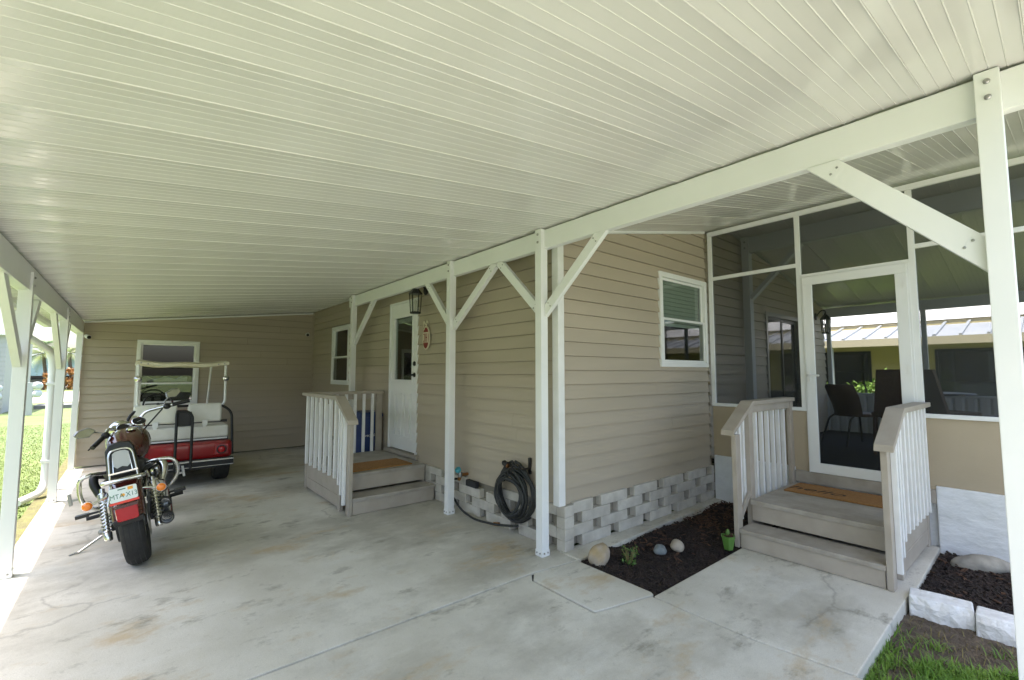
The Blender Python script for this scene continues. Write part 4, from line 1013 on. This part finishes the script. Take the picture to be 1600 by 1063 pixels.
    for dy, k in ((-.13, -1), (.13, 1)):
        f = MB(); d = Vector((0, k * .35, .93)).normalized()
        for q in range(8): f.lathe(Vector((0, .72, .40)) + d * (.025 + .032 * q) + Vector((0, k * .03, 0)), d, [(.082, 0), (.088, .006), (.082, .012)], 16)
        f.lathe(Vector((0, .72, .40)) + Vector((0, k * .03, 0)), d, [(.066, 0), (.066, .31), (.04, .33)], 14); B(f, 'cylinder', 'black', en, smooth=30)
    B(MB().lathe((.12, .72, .56), (1, 0, 0), [(.075, 0), (.09, .02), (.088, .06), (.05, .075)], 22), 'air_cleaner', 'chrome', en, smooth=40)
    B(MB().loft([[Vector((x, .45 + .24 * math.cos(q * math.pi / 9) * (1.0), .31 + .115 * math.sin(q * math.pi / 9))) for q in range(18)] for x in (-.13, -.18)]), 'primary_cover', 'chrome', en, bevel=.012, smooth=40)
    B(MB().tube([(0, 1.18, .84), (0, .92, .50), (0, .90, .24), (0, .50, .20)], .024, 8).tube([(0, 1.18, .86), (0, .70, .70), (0, .30, .62)], .026, 8), 'frame', 'black', smooth=50)
    # exhausts
    for z, yb, x in ((.30, -.13, .205), (.385, .02, .20)):
        ex = B(MB().tube(fillet([(.05, .92, .52), (.15, .98, .38), (.185, .80, z + .0), (x, .45, z), (x, yb + .05, z)], .10, 5), [.022] * 14 + [.03] * 2 + [.043] * 3 + [.046, .046, .046][:1] + [.046] if False else .042, 14), 'exhaust', 'chrome', smooth=60)
        B(MB().lathe((x, yb + .06, z), (0, -1, 0), [(.043, 0), (.045, .02), (.045, .06), (.037, .06), (.037, .01)], 18, cap=True), 'exhaust_tip', 'black', ex, smooth=30)
    # handlebar group
    def SB(v): return ST(Vector(v) - Vector((0, 0, .085)))
    hb = [(-.43, .86, 1.045), (-.30, .93, 1.075), (-.16, 1.12, 1.10), (-.07, 1.15, 1.03), (.07, 1.15, 1.03), (.16, 1.12, 1.10), (.30, .93, 1.075), (.43, .86, 1.045)]
    bar = B(MB().tube(fillet(hb, .07, 5), .0145, 10).xf(SB), 'handlebar', 'chrome', smooth=60)
    for sx in (-1, 1):
        B(MB().tube([(sx * .31, .925, 1.073), (sx * .435, .857, 1.044)], .019, 10).xf(SB), 'grip', 'black', bar, smooth=50)
        B(MB().ball((sx * .275, .95, 1.078), .035, .032, .03, 10, 6).xf(SB), 'switch_housing', 'black', bar, smooth=50)
        B(MB().tube([(sx * .26, 1.0, 1.075), (sx * .33, .985, 1.055), (sx * .44, .93, 1.03)], [.008, .009, .006], 8).xf(SB), 'lever', 'castalu' if sx > 0 else 'black', bar, smooth=50)
        B(MB().tube(fillet([(sx * .26, .96, 1.09), (sx * .30, .99, 1.13), (sx * .34, .97, 1.15)], .03, 4), .006, 8).xf(SB), 'mirror_stem', 'castalu', bar, smooth=50)
        mc_ = Vector((sx * .385, .955, 1.165)); o_ = [(-.075, -.012), (-.05, .034), (.03, .042), (.078, .02), (.07, -.014), (.0, -.04)]
        mir = B(MB().prism([mc_ + Vector((sx * x * .95, z * .45, z)) for x, z in o_], (0, .022, .004)).xf(SB), 'mirror', 'castalu', bar, bevel=.003)
        B(MB().prism([mc_ + Vector((sx * x * .85, -.0015 + z * .85 * .45, z * .85)) for x, z in o_], (0, .001, 0)).xf(SB), 'mirror_glass', 'chrome', mir)
        B(MB().tube(fillet([(sx * .24, .98, 1.07), (sx * .18, 1.10, 1.0), (sx * .08, 1.2, .92), (sx * .06, 1.3, .75)], .08, 4), .007, 6).xf(SB), 'cable', 'black', bar, smooth=60)
        gd = Vector((0, -.72, .70)).normalized(); gc = Vector((sx * .068, 1.10, 1.045))
        gg = B(MB().lathe(gc - gd * .05, gd, [(.03, -.01), (.050, 0), (.052, .04), (.056, .052), (.050, .058), (.047, .052)], 24, cap=False).xf(SB), 'gauge', 'chrome', bar, smooth=40)
        B(MB().lathe(gc - gd * .05, gd, [(.0475, .050), (.02, .0505), (.001, .0505)], 24).xf(SB), 'dial', 'black', gg)
        B(MB().bar(gc + gd * .0015 - Vector((.015, 0, 0)), gc + gd * .0015 + Vector((.022, 0, 0)), .003, .002).xf(SB), 'needle', 'whitebright', gg)
        B(MB().box(sx * .04 - .018, sx * .04 + .018, 1.12, 1.18, .93, 1.0).xf(SB), 'riser', 'black', bar, bevel=.004)
    # kickstand, rear brake hose bits
    B(MB().tube(fillet([(-.12, .60, .20), (-.20, .58, .16), (-.40, .50, .078)], .04), .011, 8).tube([(-.40, .50, .078), (-.45, .47, .083)], .012, 8), 'kickstand', 'chrome', smooth=50)
    for sx in (-1, 1): B(MB().lathe((sx * .165, -.01, .31), (sx, 0, 0), [(.022, 0), (.022, .03), (.012, .04)], 6), 'axle_nut', 'steel')
    return t
motorcycle()

# ------------------------------------------------------------------ golf cart
def golf_cart():
    t = thing('golf_cart', 'red golf cart with white seats and cream roof parked by the rear wall', 'golf cart', (.525, 7.15, 0))
    B = lambda mb, n, m, par=None, **k: mb.build(n, m, par or t, local=True, **k)
    def rr(w2, y0, y1, z, r=.05):
        o = []
        for sx, e_, a0 in ((1, 1, 0), (-1, 1, 90), (-1, -1, 180), (1, -1, 270)):
            for k in range(4):
                a = R(a0 + k * 30); o.append(Vector((sx * (w2 - r) + r * math.cos(a), (y1 - r if e_ > 0 else y0 + r) + r * math.sin(a), z)))
        return o
    bd = B(MB().loft([rr(.53, .05, .95, .335), rr(.55, .035, .95, .36), rr(.55, .05, .95, .52), rr(.53, .09, .93, .548)]), 'rear_body', 'redpaint', smooth=40)
    for sx in (-1, 1):
        lp = B(MB().loft([[Vector((sx * .425 + x * k, y_, .445 + z * k)) for x, z in ((-.085, -.07), (.085, -.07), (.085, .07), (-.07, .07))] for k, y_ in ((1, .06), (1, .030), (.9, .022))]), 'lamp_panel', 'redpaint', bd, bevel=.006)
        B(MB().lathe((sx * .425, .0215, .445), (0, -1, 0), [(.058, 0), (.058, .008), (.044, .010), (.044, .003)], 22, cap=False), 'lamp_ring', 'black', lp)
        B(MB().lathe((sx * .425, .0214, .445), (0, -1, 0), [(.043, 0), (.036, .006), (.005, .009)], 22), 'tail_lamp', 'redlens', lp, smooth=50)
        for yc in (.36, 1.78):
            wv = B(MB().lathe((sx * .46, yc, .222), (1, 0, 0), [(.11, -.085), (.19, -.09), (.215, -.075), (.222, -.05), (.222, .05), (.215, .075), (.19, .09), (.11, .085)], 28), 'tyre', 'rubber', smooth=30)
            B(MB().lathe((sx * .46 + sx * .07, yc, .222), (sx, 0, 0), [(.11, 0), (.10, .018), (.03, .024)], 20), 'wheel_cover', 'white', wv, smooth=30)
        B(MB().bar((sx * .43, .36, .222), (0, .36, .222), .06, .06), 'axle', 'black')
    bm_ = B(MB().box(-.565, .565, -.012, .034, .235, .345), 'bumper', 'black', bevel=.012)
    B(MB().box(-.560, .560, -.022, -.013, .312, .330), 'bumper_strip', 'chrome', bm_, bevel=.003); B(MB().box(-.560, .560, -.020, -.013, .246, .254), 'bumper_strip', 'chrome', bm_)
    B(MB().box(-.52, .52, .10, 2.0, .20, .30), 'chassis', 'black'); B(MB().box(-.54, .54, .95, 1.75, .30, .325), 'floor', 'black')
    B(MB().loft([rr(.52, 1.72, 2.10, .30), rr(.54, 1.70, 2.16, .45), rr(.52, 1.68, 2.08, .72), rr(.46, 1.70, 1.92, .86)]), 'front_cowl', 'redpaint', smooth=40)
    B(MB().box(-.52, .52, .20, .86, .550, .585), 'seat_base', 'black'); B(MB().box(-.52, .50, .150, .165, .570, .588), 'seat_edge_trim', 'white')
    B(MB().box(-.515, .515, .160, .66, .590, .752), 'seat_cushion', 'vinyl', bevel=.035, bseg=3)
    for a, b in ((-.50, -.06), (.05, .43)):
        bk = B(MB().box(a, b, .17, .255, .800, 1.045), 'backrest', 'vinyl', bevel=.034, bseg=3)
        B(MB().box((a + b) / 2 - .03, (a + b) / 2 + .03, .158, .169, .76, .83).box((a + b) / 2 - .018, (a + b) / 2 + .018, .165, .23, .735, .79), 'bracket', 'white', bk, bevel=.003)
    B(MB().bar((-.50, .235, .80), (.50, .235, .80), .03, .03), 'back_rail', 'black')
    B(MB().tube(fillet([(.56, .10, .36), (.545, .17, .92), (.43, .20, 1.02), (-.43, .20, 1.02), (-.545, .17, .92), (-.56, .10, .36)], .10, 6), .017, 8), 'hip_rail', 'black', smooth=60)
    B(MB().tube(fillet([(-.075, -.03, .24), (-.075, -.01, .93), (-.06, .12, .96)], .05, 4), .016, 8), 'bag_rail', 'black', smooth=60)
    B(MB().tube(fillet([(.09, -.03, .24), (.09, -.01, .90), (.04, .02, .965), (-.075, .02, .965)], .07, 5), .016, 8), 'bag_rail', 'black', smooth=60)
    B(MB().box(-.07, .082, .015, .035, .775, .955), 'bag_panel', 'black', bevel=.006)
    # roof and struts
    rg = []
    def rz(x): return 1.568 + .007 * math.cos(x * 13) - .032 * math.cos(x * 2.6)
    for k, (y_, in_, dz) in enumerate(((.30, .03, -.006), (.28, .0, .0), (.28, .0, .035), (.34, .03, .055), (1.72, .03, .055), (1.80, .0, .035), (1.80, 0, 0), (1.76, .03, -.006))):
        w2 = .505 - in_; rg.append([Vector((-w2 + 2 * w2 * q / 20, y_, rz(-w2 + 2 * w2 * q / 20) + dz)) for q in range(21)])
    rf = MB(); rf.loft(rg, False, False); rf.add(rg[0] + rg[-1], [(i, i + 1, 22 + i, 21 + i) for i in range(20)])
    for s_ in (0, 20): rf.add([r[s_] for r in rg], [tuple(range(8))])
    roof = B(rf, 'roof', 'cream', smooth=35)
    for sx in (-1, 1):
        for xx in (.38, .45): B(MB().lathe((sx * xx, .2795, rz(xx) + .016), (0, -1, 0), [(.010, 0), (.007, .006)], 8), 'screw', 'castalu', roof)
        B(MB().tube(fillet([(sx * .42, .26, .99), (sx * .470, .26, 1.05), (sx * .472, .33, rz(.47))], .05, 4), .015, 8), 'rear_strut', 'white', smooth=60)
        B(MB().tube([(sx * .43, 1.85, .84), (sx * .45, 1.68, rz(.45))], .015, 8), 'front_strut', 'white', smooth=60)
        B(MB().lathe((sx * .472, .262, 1.375), (sx * .15, -1, 0), [(.010, -.02), (.036, -.01), (.040, .006), (.030, .018), (.004, .022)], 18), 'round_reflector', 'chrome', smooth=50)
    B(MB().tube([Vector((-.22 + .17 * math.cos(q * 2 * math.pi / 24), 1.32 + .10 * math.sin(q * 2 * math.pi / 24), 1.00 + .14 * math.sin(q * 2 * math.pi / 24))) for q in range(24)], .013, 8, closed=True), 'steering_wheel', 'black', smooth=60)
    B(MB().tube([(-.22, 1.32, 1.0), (-.22, 1.70, .62)], .02, 8).bar((-.37, 1.32, 1.0), (-.07, 1.32, 1.0), .03, .015), 'steering_column', 'black')
golf_cart()

# ------------------------------------------------------------------ neighbour on the right
nb = thing('neighbour_house', 'yellow sided house with grey standing-seam eave beyond the porch', 'house', (14.5, 3, 0))
NX = 13.0
WN = Wall((NX + 1.4, 0, 0), (0, 1, 0), (-1, 0, 0))
nh = [(3.1, 4.5, .95, 2.0), (.2, 1.9, .5, 2.0)]
nw = core(WN, nb, -6, 12, .0, 2.6, nh, m='yellowsiding')
siding(WN, nw, -6, 12, .15, 2.6, None, nh, m='yellowsiding', joints=False, expo=.17)
for q in nh: window(WN, nb, *q, split=.5, fr=.05, fm='blackmetal')
ev = MB().add([(NX - .1, -6, 2.22), (NX + 1.6, -6, 2.62), (NX + 1.6, 12, 2.62), (NX - .1, 12, 2.22), (NX - .1, -6, 2.19), (NX + 1.6, -6, 2.59), (NX + 1.6, 12, 2.59), (NX - .1, 12, 2.19)], [(0, 1, 2, 3), (7, 6, 5, 4), (0, 3, 7, 4), (1, 2, 6, 5), (0, 4, 5, 1), (3, 7, 6, 2)]).build('eave_roof', 'metalroof', nb)
yy = -5.9
while yy < 12: MB().bar((NX - .1, yy, 2.235), (NX + 1.58, yy, 2.635), .05, .05).build('seam', 'metalroof', ev); yy += .40
MB().box(NX - .13, NX - .102, -6, 12, 2.05, 2.215).build('fascia', 'tanfascia', nb); MB().box(NX + 1.61, NX + 1.64, -6, 12, 2.55, 2.69).build('fascia', 'tanfascia', nb)
MB().add([(NX + 1.55, -6, 2.70), (NX + 5.5, -6, 3.75), (NX + 5.5, 12, 3.75), (NX + 1.55, 12, 2.70), (NX + 9.5, -6, 2.70), (NX + 9.5, 12, 2.70)], [(0, 1, 2, 3), (1, 4, 5, 2), (0, 3, 5, 4), (0, 4, 1), (3, 2, 5)]).build('roof', 'whiteroof', nb)
for yy in (3.55, -.5, 7.5): MB().box(NX + .02, NX + .10, yy, yy + .08, -.1, 2.20).build('eave_post', 'porchwhite', nb)
MB().box(NX + 2.3, NX + 2.4, -5.9, 11.9, .125, 2.6).build('inner_wall', 'interior', nb); MB().box(NX + 1.5, NX + 9.4, -5.9, 11.9, -.1, .12).build('foundation', 'paleconcrete', nb)
sb_ = thing('flowering_shrub', 'bright green shrub with orange flowers beyond the porch wall', 'shrub', (11.35, 2.75, -.1)); rr = random.Random(11)
mb = MB(); fl = MB()
for k in range(40):
    c = (rr.uniform(-.5, .5), rr.uniform(-.85, .75), 0); h = 1.25 + .5 * max(0, -c[1] - .1); leafy(mb, (c[0], c[1], rr.uniform(.3, h)), .22, 70, .05, rr, 1.0)
for k in range(9): leafy(fl, (rr.uniform(-.5, .0), rr.uniform(-.8, .5), rr.uniform(.9, 1.4)), .03, 12, .03, rr)
mb.build('foliage', 'leafbright', sb_, local=True); fl.build('flowers', 'orangeflower', sb_, local=True)
MB().tube([(0, 0, 0), (.05, .1, .6)], .03, 6).build('stem', 'bark', sb_, local=True)

# ------------------------------------------------------------------ left background
def gp(px, py):      # ground point under a pixel of the photograph
    d = M.to_3x3() @ Vector((px - 800, -(py - 531.5), -713)); t = -1.5 / d.z; return Vector((d.x * t, d.y * t, -.05))
struct('street', MB().box(-160, 80, 66.0, 90.0, -.13, -.085), 'paleconcrete')
struct('neighbour_driveway', MB().box(-5.2, -1.0, 34.0, 52.0, -.13, -.088), 'paleconcrete')
struct('far_kerb', MB().box(-3.2, -1.4, 28.2, 29.6, -.13, .05), 'asphalt')
lh = thing('left_house', 'grey sided house with a white window at the left edge', 'house', (-10, 30, -.1))
WG = Wall((0, 26.0, 0), (1, 0, 0), (0, -1, 0))
gh = [(-4.55, -3.98, 1.0, 2.3)]
gw = core(WG, lh, -14, -3.80, -.1, 2.9, gh, m='greysiding'); siding(WG, gw, -14, -3.80, .1, 2.9, None, gh, m='greysiding', expo=.18, joints=False)
window(WG, lh, *gh[0], split=.45, fr=.08)
MB().box(-14, -3.82, 26.11, 32, -.1, 2.9).build('wall', 'greysiding', lh)
MB().prism([(-14.3, 25.8, 2.9), (-3.72, 25.8, 2.9), (-8.8, 25.8, 4.0)], (0, 6.4, 0)).build('roof', 'whiteroof', lh)
nl = thing('sky_blocker_house', 'unseen long grey sided house with two white windows, added to block low sky light from the left', 'house', (-11, 6, -.1))  # out of view; added to hold back low sky light from the left
WX = Wall((-8.2, 0, 0), (0, 1, 0), (1, 0, 0)); nlh = [(2.0, 3.2, 1.0, 2.2), (7.5, 8.7, 1.0, 2.2)]
xw = core(WX, nl, -4, 16, -.1, 3.0, nlh, m='yellowsiding'); siding(WX, xw, -4, 16, .2, 3.0, None, nlh, m='greysiding', expo=.18, joints=False)
for q in nlh: window(WX, nl, *q, fr=.07)
MB().box(-13, -8.32, -4, 16, -.1, 2.9).build('wall', 'interior', nl)
MB().prism([(-13.5, -4.4, 3.0), (-7.7, -4.4, 3.0), (-10.6, -4.4, 3.9)], (0, 20.8, 0)).build('roof', 'whiteroof', nl)
th = thing('teal_house', 'teal house with a dark open carport across the street', 'house', (-9, 84, -.1))
MB().box(-13.0, -4.5, 80.5, 88, 1.1, 3.5).build('wall', 'teal', th); MB().box(-13.0, -12.7, 80.5, 88, -.1, 1.1).build('side_wall', 'teal', th); MB().box(-12.7, -4.5, 87.5, 88, -.1, 1.1).build('back_wall', 'dark', th)
MB().box(-5.2, -4.9, 80.5, 80.8, -.1, 1.1).build('post', 'porchwhite', th)
MB().prism([(-13.5, 80, 3.5), (-4, 80, 3.5), (-8.7, 80, 4.6)], (0, 8.5, 0)).build('roof', 'whiteroof', th)
cr = thing('parked_car', 'dark car parked under the teal house carport', 'car', (-9.6, 82.5, -.1))
def car(t):
    def ring(x, h0, h1, w2): return [Vector((x, -w2, h0)), Vector((x, w2, h0)), Vector((x, w2, h1)), Vector((x, -w2, h1))]
    MB().loft([ring(-2.2, .35, .7, .8), ring(-2.0, .25, .85, .88), ring(2.0, .25, .80, .88), ring(2.25, .35, .62, .8)]).build('body', 'carpaint', t, local=True, bevel=.08)
    MB().loft([ring(-1.6, .84, .9, .78), ring(-1.0, .84, 1.35, .66), ring(.5, .84, 1.38, .66), ring(1.3, .84, .88, .76)]).build('cabin', 'black', t, local=True, bevel=.06)
    for x in (-1.35, 1.35):
        for s_ in (-1, 1): MB().lathe((x, s_ * .80, .31), (0, s_, 0), [(.31, -.1), (.31, .06), (.2, .08)], 18).build('wheel', 'rubber', t, local=True)
    MB().box(-2.26, -2.2, -.6, .6, .45, .55).build('bumper', 'chrome', t, local=True)
car(cr)
def palm(loc, h, r, label, m='palmleaf', seed=1, n=34, tr=.13):
    t = thing('palm_tree', label, 'palm', loc); rr = random.Random(seed)
    pts = [(.10 * math.sin(k * .8), .06 * math.cos(k), h * k / 6) for k in range(7)]; MB().tube(pts, [tr * 1.25] + [tr] * 5 + [tr * 1.2], 9).build('trunk', 'bark', t, local=True, smooth=60)
    cr_ = MB()
    for k in range(n):
        a = rr.uniform(0, 6.28); el = rr.uniform(-.5, 1.3); L_ = r * rr.uniform(.75, 1.1); prev = None
        for q in range(9):
            u = q / 8; p = Vector(pts[-1]) + Vector((math.cos(a), math.sin(a), 0)) * L_ * u * math.cos(el * (1 - u * .3)) + Vector((0, 0, L_ * (math.sin(el) * u - .55 * u * u)))
            if prev is not None:
                d = (p - prev).normalized(); s = Vector((-math.sin(a), math.cos(a), 0)); lw = r * .20 * math.sin(max(.12, u) * 2.9)
                for sg in (-1, 1):
                    for j in (.2, .7):
                        b = prev.lerp(p, j); cr_.add([b, b + d * r * .03, b + s * sg * lw + d * lw * .7 - Vector((0, 0, lw * .45))], [(0, 1, 2)])
            prev = p
    cr_.build('crown', m, t, local=True); return t
palm((-6.3, 60, -.1), 3.3, 1.9, 'small bright palm in front of the teal house', 'palmleaf', 3, 46)
palm((-11.9, 112, -.1), 6.3, 2.4, 'distant dark palm rising above the roofs', 'leaf', 5, 34, .25)
palm((-4.6, 60, -.1), 3.4, 1.8, 'low fan palm beside the orange shrub', 'palmleaf', 8, 40)
cs = thing('croton_shrub', 'orange and yellow leaved shrub under the low palm', 'shrub', (-4.8, 59, -.1)); rr = random.Random(4); mb = MB()
for k in range(50): leafy(mb, (rr.uniform(-1.2, 1.4), rr.uniform(-.6, .6), rr.uniform(.2, 1.9)), .35, 40, .13, rr, 1.0)
mb.build('foliage', 'croton', cs, local=True); MB().tube([(0, 0, 0), (.05, .1, 1.1)], .05, 6).build('stem', 'bark', cs, local=True)
for k, (x, y, h) in enumerate(((-22, 120, 7), (-2, 125, 8), (-12, 130, 7.5))):
    tr_ = thing('background_tree', ('round green tree behind the left house', 'round green tree behind the carport corner', 'round green tree behind the teal house')[k], 'tree', (x, y, -.1), 'trees far across the street'); rr = random.Random(30 + k); mb = MB()
    for q in range(34): leafy(mb, (rr.gauss(0, 2.2), rr.gauss(0, 2.2), h * .62 + rr.gauss(0, 1.1)), 1.0, 60, .28, rr, 1.0)
    mb.build('crown', 'leaf', tr_, local=True); MB().tube([(0, 0, 0), (.1, 0, h * .3), (0, .1, h * .6)], [.3, .22, .12], 8).build('trunk', 'bark', tr_, local=True)
# utility posts with round pods
for k, (x, y, h) in enumerate(((-2.90, 24.3, 1.2), (-4.05, 25.2, 1.1))):
    up = thing('utility_pedestal', ('grey utility post with round meter pods on the lawn', 'grey utility post with round pods at the extreme left edge')[k], 'utility post', (x, y, -.1), 'utility posts on the lawn')
    MB().box(-.10, .10, -.06, .06, 0, h).build('post', 'utilgrey', up, local=True, bevel=.006)
    for z in (h - .12, h - .42): MB().lathe((.20, 0, z), (.5, -1, 0), [(.06, -.12), (.14, -.07), (.14, .06), (.09, .12), (.03, .13)], 16).build('pod', 'porchwhite', up, local=True, smooth=40)
